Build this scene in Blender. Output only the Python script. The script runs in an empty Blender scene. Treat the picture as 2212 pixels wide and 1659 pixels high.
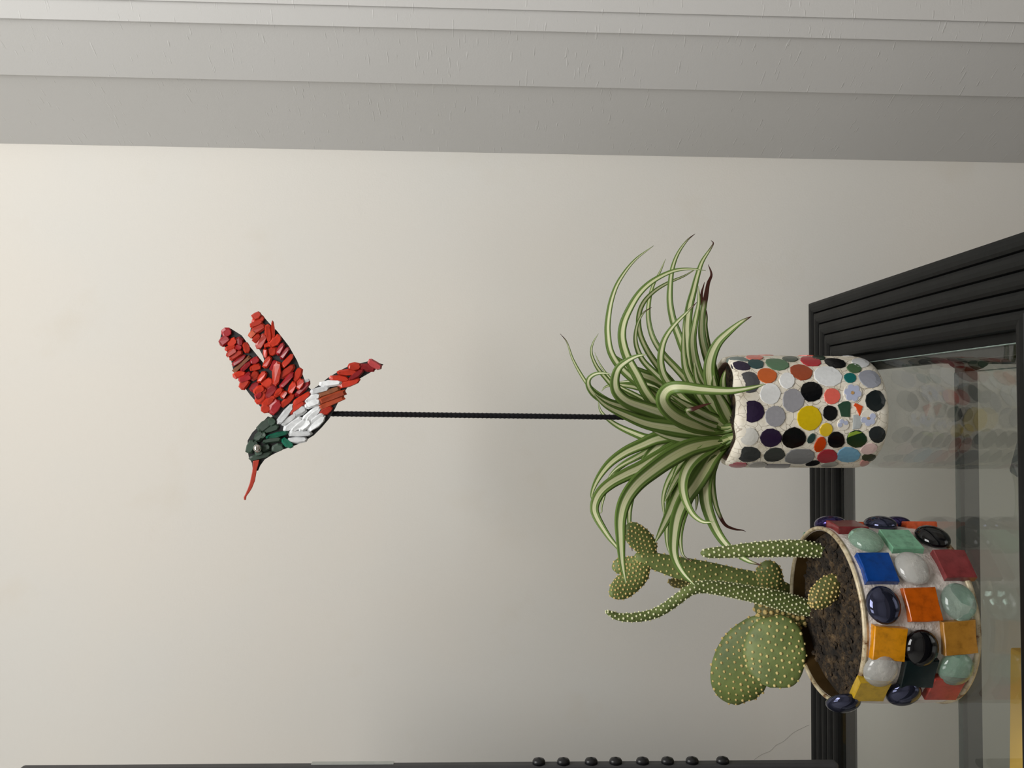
import bpy, bmesh, math, random
from mathutils import Vector, Matrix, noise
random.seed(11)
sc = bpy.context.scene
C = bpy.context.collection
R_ = math.radians

# ------------------------------------------------------------------ camera
F_PX = 1660.0                       # focal length in pixels of the 2212 x 1659 frame
CAM = Vector((0.0, 0.0, 1.20))
PITCH, ROLL = R_(1.87), 0.0092
_F = Vector((0, math.cos(PITCH), -math.sin(PITCH)))
_D0 = Vector((0, -math.sin(PITCH), -math.cos(PITCH)))
_R0 = Vector((1, 0, 0))
_R = (_R0 * math.cos(ROLL) - _D0 * math.sin(ROLL)).normalized()
_D = (_D0 * math.cos(ROLL) + _R0 * math.sin(ROLL)).normalized()
cam_data = bpy.data.cameras.new('camera')
cam_data.sensor_fit = 'HORIZONTAL'
cam_data.sensor_width = 36.0
cam_data.lens = 36.0 * F_PX / 2212.0
cam_data.clip_start = 0.01
cam = bpy.data.objects.new('camera', cam_data)
C.objects.link(cam)
m = Matrix.Identity(4)
for r in range(3):                  # the phone was held sideways: picture right is down in the room
    m[r][0] = _D[r]; m[r][1] = _R[r]; m[r][2] = -_F[r]; m[r][3] = CAM[r]
cam.matrix_world = m
sc.camera = cam

# ------------------------------------------------------------------ world, light, exposure
world = bpy.data.worlds.new('world'); sc.world = world
world.use_nodes = True
bg = world.node_tree.nodes['Background']
bg.inputs[0].default_value = (0.82, 0.90, 1.0, 1); bg.inputs[1].default_value = 1.0

def area_light(name, loc, target, sx, sy, energy, color):
    l = bpy.data.lights.new(name, 'AREA'); l.shape = 'RECTANGLE'; l.size = sx; l.size_y = sy
    l.energy = energy; l.color = color
    o = bpy.data.objects.new(name, l); C.objects.link(o)
    o.location = loc
    o.rotation_euler = (Vector(target) - Vector(loc)).to_track_quat('-Z', 'Y').to_euler()
    return o
area_light('roof_window_daylight', (0.40, -0.22, 2.53), (0.40, -0.22, 0.0), 1.05, 0.95, 34.0, (1.0, 0.985, 0.96))
area_light('added_left_wall_fill', (-0.78, -0.21, 2.53), (-0.78, -0.21, 0.0), 0.60, 0.95, 7.5, (1.0, 0.985, 0.96))  # added fill light, only there to brighten the left part of the wall
sc.view_settings.view_transform = 'Standard'
sc.view_settings.look = 'None'
sc.view_settings.gamma = 1.0
sc.view_settings.exposure = -0.10
sc.view_settings.use_curve_mapping = False
sc.cycles.max_bounces = 8; sc.cycles.diffuse_bounces = 3; sc.cycles.glossy_bounces = 4; sc.cycles.transmission_bounces = 6; sc.cycles.transparent_max_bounces = 12

# ------------------------------------------------------------------ helpers
def ray(x, y):
    u = ((1659 - y) - 829.5) / F_PX; v = (x - 1106.0) / F_PX
    return _F + _R * u + _D * v
def P(x, y, d):                      # photograph pixel -> point of the room at distance d along Y
    r = ray(x, y); return CAM + r * (d / r.y)
def on_z(x, y, z):                   # pixel -> point on a horizontal plane
    r = ray(x, y); return CAM + r * ((z - CAM.z) / r.z)
def px(n, d): return n * d / F_PX    # n pixels seen at distance d, in metres

def lin(h):
    h = h.lstrip('#'); c = [int(h[i:i+2], 16) / 255 for i in (0, 2, 4)]
    return tuple(v / 12.92 if v <= 0.04045 else ((v + 0.055) / 1.055) ** 2.4 for v in c) + (1.0,)

class NT:
    def __init__(s, name):
        s.m = bpy.data.materials.new(name); s.m.use_nodes = True
        s.t = s.m.node_tree; s.b = s.t.nodes['Principled BSDF']; s.out = s.t.nodes['Material Output']
    def n(s, kind, **kw):
        nd = s.t.nodes.new(kind)
        for k, v in kw.items(): setattr(nd, k, v)
        return nd
    def l(s, a, b): s.t.links.new(a, b)
    def coord(s, out='Object', scale=(1, 1, 1)):
        tc = s.n('ShaderNodeTexCoord'); mp = s.n('ShaderNodeMapping')
        mp.inputs['Scale'].default_value = scale
        s.l(tc.outputs[out], mp.inputs['Vector']); return mp.outputs[0]
    def noise(s, vec, scale, detail=4, rough=0.55):
        nd = s.n('ShaderNodeTexNoise'); nd.inputs['Scale'].default_value = scale
        nd.inputs['Detail'].default_value = detail; nd.inputs['Roughness'].default_value = rough
        if vec is not None: s.l(vec, nd.inputs['Vector'])
        return nd.outputs['Fac']
    def ramp(s, fac, stops):
        nd = s.n('ShaderNodeValToRGB'); e = nd.color_ramp.elements
        while len(e) < len(stops): e.new(0.5)
        for i, (p, c) in enumerate(stops):
            e[i].position = p; e[i].color = c if not isinstance(c, str) else lin(c)
        s.l(fac, nd.inputs[0]); return nd.outputs[0]
    def math(s, op, a, b=None, c=None, clamp=False):
        nd = s.n('ShaderNodeMath', operation=op); nd.use_clamp = clamp
        for i, v in enumerate((a, b, c)):
            if v is None: continue
            if isinstance(v, (int, float)): nd.inputs[i].default_value = v
            else: s.l(v, nd.inputs[i])
        return nd.outputs[0]
    def mix(s, fac, a, b, blend='MIX'):
        nd = s.n('ShaderNodeMix', data_type='RGBA', blend_type=blend)
        for i, v in ((0, fac), (6, a), (7, b)):
            if isinstance(v, (int, float)): nd.inputs[i].default_value = v
            elif isinstance(v, (tuple, list)): nd.inputs[i].default_value = v
            elif isinstance(v, str): nd.inputs[i].default_value = lin(v)
            else: s.l(v, nd.inputs[i])
        return nd.outputs[2]
    def bump(s, h, strength=0.3, dist=0.001):
        nd = s.n('ShaderNodeBump'); nd.inputs['Strength'].default_value = strength
        nd.inputs['Distance'].default_value = dist; s.l(h, nd.inputs['Height'])
        s.l(nd.outputs[0], s.b.inputs['Normal']); return nd
    def set(s, **kw):
        for k, v in kw.items():
            i = s.b.inputs[k.replace('_', ' ')]
            if isinstance(v, (int, float, tuple)): i.default_value = v
            elif isinstance(v, str): i.default_value = lin(v)
            else: s.l(v, i)
        return s

def plain(name, col, rough=0.5, var=0.12, scale=120.0, bump=0.0, **kw):
    t = NT(name); v = t.coord()
    n = t.noise(v, scale, 5)
    c = lin(col); d = tuple(x * (1 - var) for x in c[:3]) + (1,); u = tuple(min(1, x * (1 + var)) for x in c[:3]) + (1,)
    t.set(Base_Color=t.ramp(n, [(0.3, d), (0.7, u)]), Roughness=rough, **kw)
    if bump: t.bump(n, bump)
    return t.m

_shared = {}
def mesh_obj(name, verts, faces, mat, parent=None, smooth=False, uvs=None, kind=None):
    org = parent['_org'] if parent is not None and '_org' in parent else (0, 0, 0)
    o3 = Vector(org)
    me = bpy.data.meshes.new(name)
    me.from_pydata([tuple(Vector(v) - o3) for v in verts], [], faces)
    if uvs is not None:
        ul = me.uv_layers.new(name='UVMap')
        for lp in me.loops: ul.data[lp.index].uv = uvs[lp.vertex_index]
    bm = bmesh.new(); bm.from_mesh(me); bmesh.ops.recalc_face_normals(bm, faces=bm.faces[:]); bm.to_mesh(me); bm.free()
    if smooth:
        me.polygons.foreach_set('use_smooth', [True] * len(me.polygons))
    for mt in (mat if isinstance(mat, (list, tuple)) else [mat]): me.materials.append(mt)
    o = bpy.data.objects.new(name, me); C.objects.link(o)
    o['_org'] = tuple(org)
    if parent is not None: o.parent = parent
    if kind: o['kind'] = kind
    return o
def thing(name, loc, label, cat):
    o = bpy.data.objects.new(name, None); C.objects.link(o); o.empty_display_size = 0.03
    o.location = loc; o['_org'] = tuple(loc); o['label'] = label; o['category'] = cat
    return o
def tag(o, label, cat=None, kind=None):
    o['label'] = label
    if cat: o['category'] = cat
    if kind: o['kind'] = kind
    return o

def box(x0, x1, y0, y1, z0, z1):
    v = [(x, y, z) for x in (x0, x1) for y in (y0, y1) for z in (z0, z1)]
    f = [(0, 1, 3, 2), (4, 6, 7, 5), (0, 4, 5, 1), (2, 3, 7, 6), (0, 2, 6, 4), (1, 5, 7, 3)]
    return v, f
def merge(parts):
    V, Fc = [], []
    for v, f in parts:
        k = len(V); V += list(v); Fc += [tuple(i + k for i in q) for q in f]
    return V, Fc
def bevel(o, w, seg=2):
    b = o.modifiers.new('bevel', 'BEVEL'); b.width = w; b.segments = seg; b.limit_method = 'ANGLE'; b.angle_limit = R_(40)
def prism(poly, axis_fn, t0, t1):
    """poly of 2D points; axis_fn(p, t) -> 3D."""
    n = len(poly)
    v = [axis_fn(p, t0) for p in poly] + [axis_fn(p, t1) for p in poly]
    f = [tuple(range(n)), tuple(range(2 * n - 1, n - 1, -1))] + [(i, (i + 1) % n, (i + 1) % n + n, i + n) for i in range(n)]
    return v, f
def lathe(prof, cx, cy, n=64, jit=None):
    v, f = [], []
    k = len(prof)
    for i in range(n):
        a = 2 * math.pi * i / n
        for j, (r, z) in enumerate(prof):
            rr, zz = (r, z) if jit is None else jit(a, j, r, z)
            v.append((cx + rr * math.cos(a), cy + rr * math.sin(a), zz))
    for i in range(n):
        for j in range(k - 1):
            a, b = i * k + j, ((i + 1) % n) * k + j
            f.append((a, b, b + 1, a + 1))
    f.append(tuple(i * k for i in range(n))); f.append(tuple(i * k + k - 1 for i in reversed(range(n))))
    return v, f
def catmull(pts, per=6):
    out = []
    q = [pts[0] * 2 - pts[1]] + list(pts) + [pts[-1] * 2 - pts[-2]]
    for i in range(1, len(q) - 2):
        for s in range(per):
            t = s / per; a, b, c, d = q[i - 1], q[i], q[i + 1], q[i + 2]
            out.append(0.5 * ((2 * b) + (c - a) * t + (2 * a - 5 * b + 4 * c - d) * t * t + (3 * b - a - 3 * c + d) * t ** 3))
    out.append(pts[-1]); return out
def tube(pts, radii, n=10, cap=True):
    v, f = [], []
    k = len(pts); up = Vector((0.3, 0.2, 1)).normalized()
    for i, p in enumerate(pts):
        T = (pts[min(i + 1, k - 1)] - pts[max(i - 1, 0)]).normalized()
        a = T.cross(up)
        if a.length < 1e-4: a = T.cross(Vector((1, 0, 0)))
        a.normalize(); b = T.cross(a); up = -b if (-b).dot(up) > 0 else b
        b = T.cross(a)
        for j in range(n):
            th = 2 * math.pi * j / n
            v.append(p + (a * math.cos(th) + b * math.sin(th)) * radii[i])
    for i in range(k - 1):
        for j in range(n):
            f.append((i * n + j, i * n + (j + 1) % n, (i + 1) * n + (j + 1) % n, (i + 1) * n + j))
    if cap: f.append(tuple(range(n))); f.append(tuple((k - 1) * n + j for j in reversed(range(n))))
    return v, f
def ico(c, r, out, sc3=(1, 1, 1)):
    t = (1 + 5 ** 0.5) / 2; s = r / math.sqrt(1 + t * t)
    base = [(-1, t, 0), (1, t, 0), (-1, -t, 0), (1, -t, 0), (0, -1, t), (0, 1, t), (0, -1, -t), (0, 1, -t), (t, 0, -1), (t, 0, 1), (-t, 0, -1), (-t, 0, 1)]
    fs = [(0, 11, 5), (0, 5, 1), (0, 1, 7), (0, 7, 10), (0, 10, 11), (1, 5, 9), (5, 11, 4), (11, 10, 2), (10, 7, 6), (7, 1, 8), (3, 9, 4), (3, 4, 2), (3, 2, 6), (3, 6, 8), (3, 8, 9), (4, 9, 5), (2, 4, 11), (6, 2, 10), (8, 6, 7), (9, 8, 1)]
    k = len(out[0])
    out[0].extend((c[0] + x * s * sc3[0], c[1] + y * s * sc3[1], c[2] + z * s * sc3[2]) for x, y, z in base)
    out[1].extend((a + k, b + k, d + k) for a, b, d in fs)

# ------------------------------------------------------------------ materials of the room
def wall_mat():
    t = NT('cream_painted_wall'); v = t.coord()
    big = t.noise(v, 2.3, 3); mid = t.noise(v, 9.0, 4)
    col = t.ramp(big, [(0.35, '#e2ddd4'), (0.65, '#dedcd6')])
    stain = t.ramp(mid, [(0.60, (0, 0, 0, 1)), (0.78, (0.16, 0.16, 0.16, 1))])
    col = t.mix(stain, col, '#cfc0a4')
    fine = t.noise(v, 420, 3); lump = t.noise(v, 26, 4, 0.5)
    lump2 = t.ramp(lump, [(0.66, (0, 0, 0, 1)), (0.76, (1, 1, 1, 1))])
    h = t.math('ADD', t.math('MULTIPLY', fine, 0.55), t.math('MULTIPLY', lump2, 0.35))
    t.set(Base_Color=col, Roughness=0.75); t.bump(h, 0.22, 0.0011); return t.m
def paper_mat():
    t = NT('lining_paper_white'); v = t.coord('Object')
    fine = t.noise(v, 520, 3)
    # short raised creases in the paper, in two lean directions
    hs = None
    for k, (rot, scl, lo) in enumerate(((0.45, (48, 48, 330), 0.70), (-0.4, (42, 42, 290), 0.705))):
        tc = t.n('ShaderNodeTexCoord'); mp = t.n('ShaderNodeMapping')
        mp.inputs['Rotation'].default_value = (rot * 0.8, rot, 0.2); mp.inputs['Scale'].default_value = (scl[0], scl[1], scl[2]); mp.inputs['Location'].default_value = (k * 3.1, 1.7, k)
        t.l(tc.outputs['Object'], mp.inputs['Vector'])
        n = t.noise(mp.outputs[0], 1.0, 1.5, 0.4)
        r = t.ramp(n, [(lo, (0, 0, 0, 1)), (lo + 0.05, (1, 1, 1, 1))])
        hs = r if hs is None else t.math('MAXIMUM', hs, r)
    h = t.math('ADD', t.math('MULTIPLY', fine, 0.22), hs)
    t.set(Base_Color=t.ramp(t.noise(v, 3, 3), [(0.3, '#cbcac7'), (0.7, '#cfcecc')]), Roughness=0.62)
    t.bump(h, 0.24, 0.0013); return t.m
M_wall = wall_mat(); M_paper = paper_mat()
M_ceil = plain('ceiling_white', '#e4e2dc', 0.8, 0.03, 4)
M_floor = plain('floor_timber', '#8d857b', 0.6, 0.15, 8)
M_roomwall = plain('room_wall_paint', '#e2e0dc', 0.8, 0.04, 3)
def black_wood():
    t = NT('black_lacquered_wood'); v = t.coord('Object', (6, 6, 6))
    n = t.noise(v, 30, 5); w = t.noise(v, 3, 3)
    t.set(Base_Color=t.mix(t.ramp(n, [(0.55, (0, 0, 0, 1)), (0.8, (0.5, 0.5, 0.5, 1))]), '#0d0e0e', '#1d1f1e'), Roughness=t.math('ADD', 0.36, t.math('MULTIPLY', w, 0.2)), Specular_IOR_Level=0.22)
    t.bump(n, 0.1, 0.0006); return t.m
M_black = black_wood()
def glass_sheet(name, tint, edge_green=0.0):
    t = NT(name)
    fr = t.n('ShaderNodeFresnel'); ge = t.n('ShaderNodeNewGeometry')
    ior = t.math('ADD', 1.5, t.math('MULTIPLY', ge.outputs['Backfacing'], 1 / 1.5 - 1.5))
    t.l(ior, fr.inputs['IOR'])
    tr = t.n('ShaderNodeBsdfTransparent'); tr.inputs[0].default_value = tint
    gl = t.n('ShaderNodeBsdfGlossy'); gl.inputs['Roughness'].default_value = 0.006; gl.inputs[0].default_value = (1, 1, 1, 1)
    mx = t.n('ShaderNodeMixShader'); t.l(fr.outputs[0], mx.inputs[0]); t.l(tr.outputs[0], mx.inputs[1]); t.l(gl.outputs[0], mx.inputs[2])
    t.l(mx.outputs[0], t.out.inputs[0]); return t.m
M_pane = glass_sheet('clear_float_glass', (0.955, 0.975, 0.962, 1))
M_edge = NT('green_glass_edge').set(Base_Color='#31443e', Roughness=0.15, Alpha=1.0).m

# ------------------------------------------------------------------ room shell
WALL_Y = 1.0
XL, XR, YF, ZC = -1.6, 1.9, -2.6, 2.52
def struct(name, vf, mat, label):
    o = mesh_obj(name, vf[0], vf[1], mat); o['kind'] = 'structure'; o['label'] = label; return o
struct('wall_back', box(XL, XR, WALL_Y, WALL_Y + 0.1, 0, ZC), M_wall, 'plain cream painted wall behind the plants')
struct('floor', box(XL, XR, YF, WALL_Y, -0.1, 0), M_floor, 'grey timber floor of the room')
struct('wall_left', box(XL - 0.1, XL, YF, WALL_Y, 0, ZC), M_roomwall, 'pale side wall of the room')
struct('wall_right', box(XR, XR + 0.1, YF, WALL_Y, 0, ZC), M_roomwall, 'pale side wall beyond the papered column')
struct('wall_front', box(XL, XR, YF - 0.1, YF, 0, ZC), M_roomwall, 'pale wall behind the viewer')
wx0, wx1, wy0, wy1 = -0.14, 0.94, -0.71, 0.27
vx0, vx1 = -1.10, -0.46  # unseen ceiling opening, added to house the left fill light
struct('ceiling', merge([box(XL, vx0, YF, WALL_Y, ZC, ZC + 0.1), box(vx1, wx0, YF, WALL_Y, ZC, ZC + 0.1), box(wx1, XR, YF, WALL_Y, ZC, ZC + 0.1)] +
    [box(a, b, YF, wy0, ZC, ZC + 0.1) for a, b in ((vx0, vx1), (wx0, wx1))] + [box(a, b, wy1, WALL_Y, ZC, ZC + 0.1) for a, b in ((vx0, vx1), (wx0, wx1))]), M_ceil, 'white ceiling with a roof window and an added fill light opening')
for wn, (a, b), lb in (('window_1', (wx0, wx1), 'white frame of the wide roof window'), ('added_fill_frame', (vx0, vx1), 'white frame of the added fill light opening')):
    struct(wn, merge([box(a, a + 0.03, wy0, wy1, ZC + 0.02, ZC + 0.1), box(b - 0.03, b, wy0, wy1, ZC + 0.02, ZC + 0.1), box(a, b, wy0, wy0 + 0.03, ZC + 0.02, ZC + 0.1), box(a, b, wy1 - 0.03, wy1, ZC + 0.02, ZC + 0.1)]), M_ceil, lb)
cr = [P(x, y, WALL_Y) for x, y in ((1629, 1641), (1645, 1630), (1664, 1622), (1676, 1610), (1693, 1601), (1712, 1584), (1730, 1574), (1747, 1566))]
cv, cf = tube(catmull(cr, 4), [0.00028] * 29, 6)
ck = mesh_obj('hairline_crack', cv, cf, plain('crack_grey', '#a8a49d', 0.9), bpy.data.objects['wall_back'])
ck['label'] = 'thin grey crack in the plaster'
# papered column at the side: angled faces, each overlapping the one before it by a small lip
def col_profile():
    def at(U, d): return ((U - 829.5) / F_PX * d, d)
    p = [at(1328, 1.0), at(1477, 0.893), at(1473, 0.891), at(1596, 0.835), at(1592.5, 0.8335), at(1641, 0.822), at(1638, 0.8205)]
    p += [(0.47, 0.817), (0.75, 0.817), (0.75, 1.0)]
    return p
struct('trim_1', prism(col_profile(), lambda p, t: (p[0], p[1], t), 0.0, ZC), M_paper, 'white papered column with stepped angled faces beside the wall')
bevel(bpy.data.objects['trim_1'], 0.0012, 2)

# ------------------------------------------------------------------ stand with reeded black frame and glass shelves
TOP = CAM.z - 0.37
bR = on_z(1744, 655, TOP); bL = on_z(1750, 1659, TOP)
fR = on_z(2212, 500, TOP)
yaw = math.atan2((bL - bR).y, (bL - bR).x) - math.pi
ex = Vector((math.cos(yaw), math.sin(yaw), 0)); ey = Vector((-math.sin(yaw), math.cos(yaw), 0))
CORNER = Vector((bR.x, bR.y, TOP))           # back right outer corner of the top frame
def S(a, b, z): return CORNER + ex * (-a) + ey * (-b) + Vector((0, 0, z))   # a: leftwards, b: towards the viewer
RW, RT = 0.068, 0.020
st = thing('glass_top_stand', S(0.6, 0.22, -TOP), 'black reeded wooden stand with a clear glass top carrying both plant pots', 'stand')
LEN = 1.30
_fi = on_z(2193, 1000, TOP)
DEP = (CORNER - _fi).dot(ey) + 0.068
def reed_profile():
    pts = [(0.0, -RT), (0.0, -0.004)]
    nre = 5; w = RW / nre
    for i in range(nre):
        for k in range(0, 7):
            a = math.pi * k / 6
            pts.append((w * (i + 0.5 - 0.5 * math.cos(a)), -0.004 + 0.0045 * math.sin(a) ** 0.7 if 0 < k < 6 else -0.004))
    pts += [(RW, -0.006), (RW, -RT)]
    out = [pts[0]]
    for q in pts[1:]:
        if (Vector(q) - Vector(out[-1])).length > 1e-5: out.append(q)
    return out
RP = reed_profile()
def rail(name, fn0, fn1, parent, label=None):
    n = len(RP); v = [fn0(*p) for p in RP] + [fn1(*p) for p in RP]
    f = [tuple(range(n)), tuple(range(2 * n - 1, n - 1, -1))] + [(i, (i + 1) % n, (i + 1) % n + n, i + n) for i in range(n)]
    return mesh_obj(name, v, f, M_black, parent)
# mitred rails: profile coordinate w runs from the outer edge inwards
rail('frame_rail', lambda w, z: S(w, w, z), lambda w, z: S(LEN - w, w, z), st)
rail('frame_rail', lambda w, z: S(w, w, z), lambda w, z: S(w, DEP - w, z), st)
rail('frame_rail', lambda w, z: S(w, DEP - w, z), lambda w, z: S(LEN - w, DEP - w, z), st)
rail('frame_rail', lambda w, z: S(LEN - w, w, z), lambda w, z: S(LEN - w, DEP - w, z), st)
def sbox(a0, a1, b0, b1, z0, z1):
    v, f = box(a0, a1, b0, b1, z0, z1)
    return [S(*p) for p in v], f
# ledge under the glass
GZ = -0.0055
for a0, a1, b0, b1 in ((RW - 0.002, LEN - RW + 0.002, RW - 0.002, RW + 0.006), (RW - 0.002, RW + 0.016, RW + 0.006, DEP - RW - 0.006),
                       (RW - 0.002, LEN - RW + 0.002, DEP - RW - 0.006, DEP - RW + 0.002), (LEN - RW - 0.016, LEN - RW + 0.002, RW + 0.006, DEP - RW - 0.006)):
    mesh_obj('glass_ledge', *sbox(a0, a1, b0, b1, GZ - 0.013, GZ - 0.0052), M_black, st)
top_glass = mesh_obj('glass_panel', *sbox(RW + 0.009, LEN - RW - 0.009, RW + 0.0015, DEP - RW - 0.0015, GZ - 0.005, GZ), M_pane, st)
mesh_obj('glass_edge', *sbox(RW + 0.0084, RW + 0.009, RW + 0.0015, DEP - RW - 0.0015, GZ - 0.005, GZ), plain('ground_glass_edge', '#76857e', 0.4, 0.3, 300), top_glass)
top_glass['label'] = 'clear glass top with a chipped edge'
GLASS_Z = TOP + GZ
# legs, reeded on the faces turned to the room
def leg(a0, b0):
    w, nre = 0.064, 4; pts = []
    for s in range(4):
        for i in range(nre):
            for k in range(4):
                t = (i + k / 4) / nre * w; h = 0.003 * math.sin(math.pi * k / 4)
                pts.append({0: (t, -h), 1: (w + h, t), 2: (w - t, w + h), 3: (-h, w - t)}[s])
    return prism(pts, lambda p, z: S(a0 + p[0], b0 + p[1], z), -TOP, -RT + 0.001)
for a0 in (0.002, LEN - 0.066):
    for b0 in (0.002, DEP - 0.066):
        mesh_obj('leg', *leg(a0, b0), M_black, st)
# lower shelf: rails, round bosses where they meet the legs, glass
LZ = (CAM.z - 0.5295) - TOP
mesh_obj('shelf_rail', *sbox(0.07, LEN - 0.07, 0.022, 0.036, LZ - 0.017, LZ), M_black, st)
mesh_obj('shelf_rail', *sbox(0.07, LEN - 0.07, DEP - 0.036, DEP - 0.022, LZ - 0.017, LZ), M_black, st)
for a in (0.052, LEN - 0.052):
    for b in (0.034, DEP - 0.034):
        c = S(a, b, LZ - 0.0085)
        prof = [(0.0005, -0.010), (0.024, -0.010), (0.0265, -0.007), (0.0265, 0.007), (0.024, 0.010), (0.0005, 0.010)]
        v, f = lathe(prof, 0, 0, 28)
        mesh_obj('corner_boss', [c + ex * p[0] + Vector((0, 0, 1)) * p[1] + ey * p[2] for p in v], f, M_black, st, True)
lg = mesh_obj('lower_glass_panel', *sbox(0.081, LEN - 0.081, 0.030, DEP - 0.030, LZ + 0.0004, LZ + 0.0054), M_pane, st)
lower_edge = mesh_obj('glass_edge', *merge([sbox(0.081, LEN - 0.081, 0.0292, 0.030, LZ + 0.0004, LZ + 0.0054), sbox(0.0802, 0.081, 0.030, DEP - 0.030, LZ + 0.0004, LZ + 0.0054)]), M_edge, lg)

# ------------------------------------------------------------------ television at the left
tvr = P(1000, 1646.5, 0.672)
TVX = tvr.x
tz0 = P(1812, 1650, 0.672).z; tz1 = P(40, 1650, 0.672).z
M_tv = plain('black_tv_plastic', '#17171a', 0.38, 0.1, 200)
M_tvside = plain('grey_tv_side', '#3a3a3c', 0.5, 0.1, 60)
M_screen = NT('dark_tv_screen').set(Base_Color='#050506', Roughness=0.08).m
M_strip = plain('pale_plastic_strip', '#a7a9a4', 0.4, 0.08)
TVW = 0.86
tv = thing('television', (TVX - TVW / 2, 0.67, GLASS_Z), 'black flat television with side buttons, cut off at the edge beside the cactus', 'television')
def rrect(x0, x1, z0, z1, r, seg=6):
    pts = []
    for cx, cz, a0 in ((x1 - r, z0 + r, -90), (x1 - r, z1 - r, 0), (x0 + r, z1 - r, 90), (x0 + r, z0 + r, 180)):
        for k in range(seg + 1):
            a = R_(a0 + 90 * k / seg); pts.append((cx + r * math.cos(a), cz + r * math.sin(a)))
    return pts
o = mesh_obj('casing', *prism(rrect(TVX - TVW, TVX - 0.006, tz0, tz1, 0.022), lambda p, t: (p[0], t, p[1]), 0.628, 0.668), M_tv, tv); bevel(o, 0.002)
o = mesh_obj('bezel', *prism(rrect(TVX - TVW - 0.003, TVX - 0.012, tz0 - 0.003, tz1 + 0.003, 0.024), lambda p, t: (p[0], t, p[1]), 0.622, 0.634), M_tv, tv); bevel(o, 0.003)
mesh_obj('screen', *box(TVX - TVW + 0.04, TVX - 0.045, 0.6205, 0.6225, tz0 + 0.06, tz1 - 0.04), M_screen, tv)
o = mesh_obj('side_panel', *box(TVX - 0.006, TVX, 0.664, 0.674, tz0 + 0.003, tz1 - 0.003), M_tvside, tv); bevel(o, 0.0025, 3)
o['label'] = 'dark grey side panel'
za, zb = P(848, 1646, 0.662).z, P(668, 1646, 0.662).z
mesh_obj('trim_strip', *box(TVX - 0.002, TVX + 0.0007, 0.669, 0.6735, za, zb), M_strip, tv)['label'] = 'pale strip let into the side'
for bx_ in (1164, 1217, 1277, 1330, 1388, 1442, 1495, 1561):
    c = P(bx_, 1645, 0.669)
    v, f = lathe([(0.0003, 0), (0.0056, 0), (0.0056, 0.0025), (0.0046, 0.0040), (0.0022, 0.0046), (0.0007, 0.0055), (0.0002, 0.0056)], 0, 0, 18)
    mesh_obj('button', [(TVX + p[2] - 0.0003, 0.669 + p[0] * 0.8, c.z + p[1]) for p in v], f, M_tv, tv, True)
nk = TVX - TVW / 2
mesh_obj('stand_neck', *box(nk - 0.06, nk + 0.06, 0.645, 0.69, GLASS_Z + 0.012, tz0 + 0.02), M_tv, tv)
o = mesh_obj('stand_foot', *box(nk - 0.2, nk + 0.2, 0.59, 0.76, GLASS_Z + 0.0003, GLASS_Z + 0.014), M_tv, tv); bevel(o, 0.005)

# ------------------------------------------------------------------ things on the lower shelf
LSZ = TOP + LZ + 0.0056
M_yel = plain('yellow_card', '#d3a23c', 0.6, 0.08, 40)
M_yel2 = plain('yellow_card_edge', '#e0b356', 0.6, 0.05, 40)
q = on_z(2181, 1400, LSZ + 0.045)
yb = thing('storage_box', (q.x - 0.1, q.y - 0.05, LSZ), 'yellow box lying on the lower glass shelf under the cactus', 'box')
o = mesh_obj('box_body', *box(q.x - 0.22, q.x, q.y - 0.12, q.y - 0.001, LSZ, LSZ + 0.035), M_yel, yb); bevel(o, 0.001)
o = mesh_obj('lid', *box(q.x - 0.222, q.x + 0.001, q.y - 0.122, q.y, LSZ + 0.033, LSZ + 0.045), M_yel2, yb); bevel(o, 0.002)
q = on_z(2176, 1019, LSZ + 0.03)
gb = thing('media_player', (q.x + 0.04, q.y - 0.05, LSZ), 'small dark grey device on the lower glass shelf in front of the rail', 'device')
M_dev = plain('grey_device_plastic', '#4a4c4b', 0.45, 0.06, 60)
aa = R_(-20)
def rotp(v): return [(q.x + (p[0]) * math.cos(aa) - p[1] * math.sin(aa), q.y + p[0] * math.sin(aa) + p[1] * math.cos(aa), p[2]) for p in v]
v, f = box(0, 0.10, -0.11, 0, LSZ, LSZ + 0.03)
o = mesh_obj('device_body', rotp(v), f, M_dev, gb); bevel(o, 0.003)
v, f = box(0.01, 0.09, -0.1115, -0.1095, LSZ + 0.006, LSZ + 0.022)
mesh_obj('front_panel', rotp(v), f, M_tv, gb)

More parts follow.
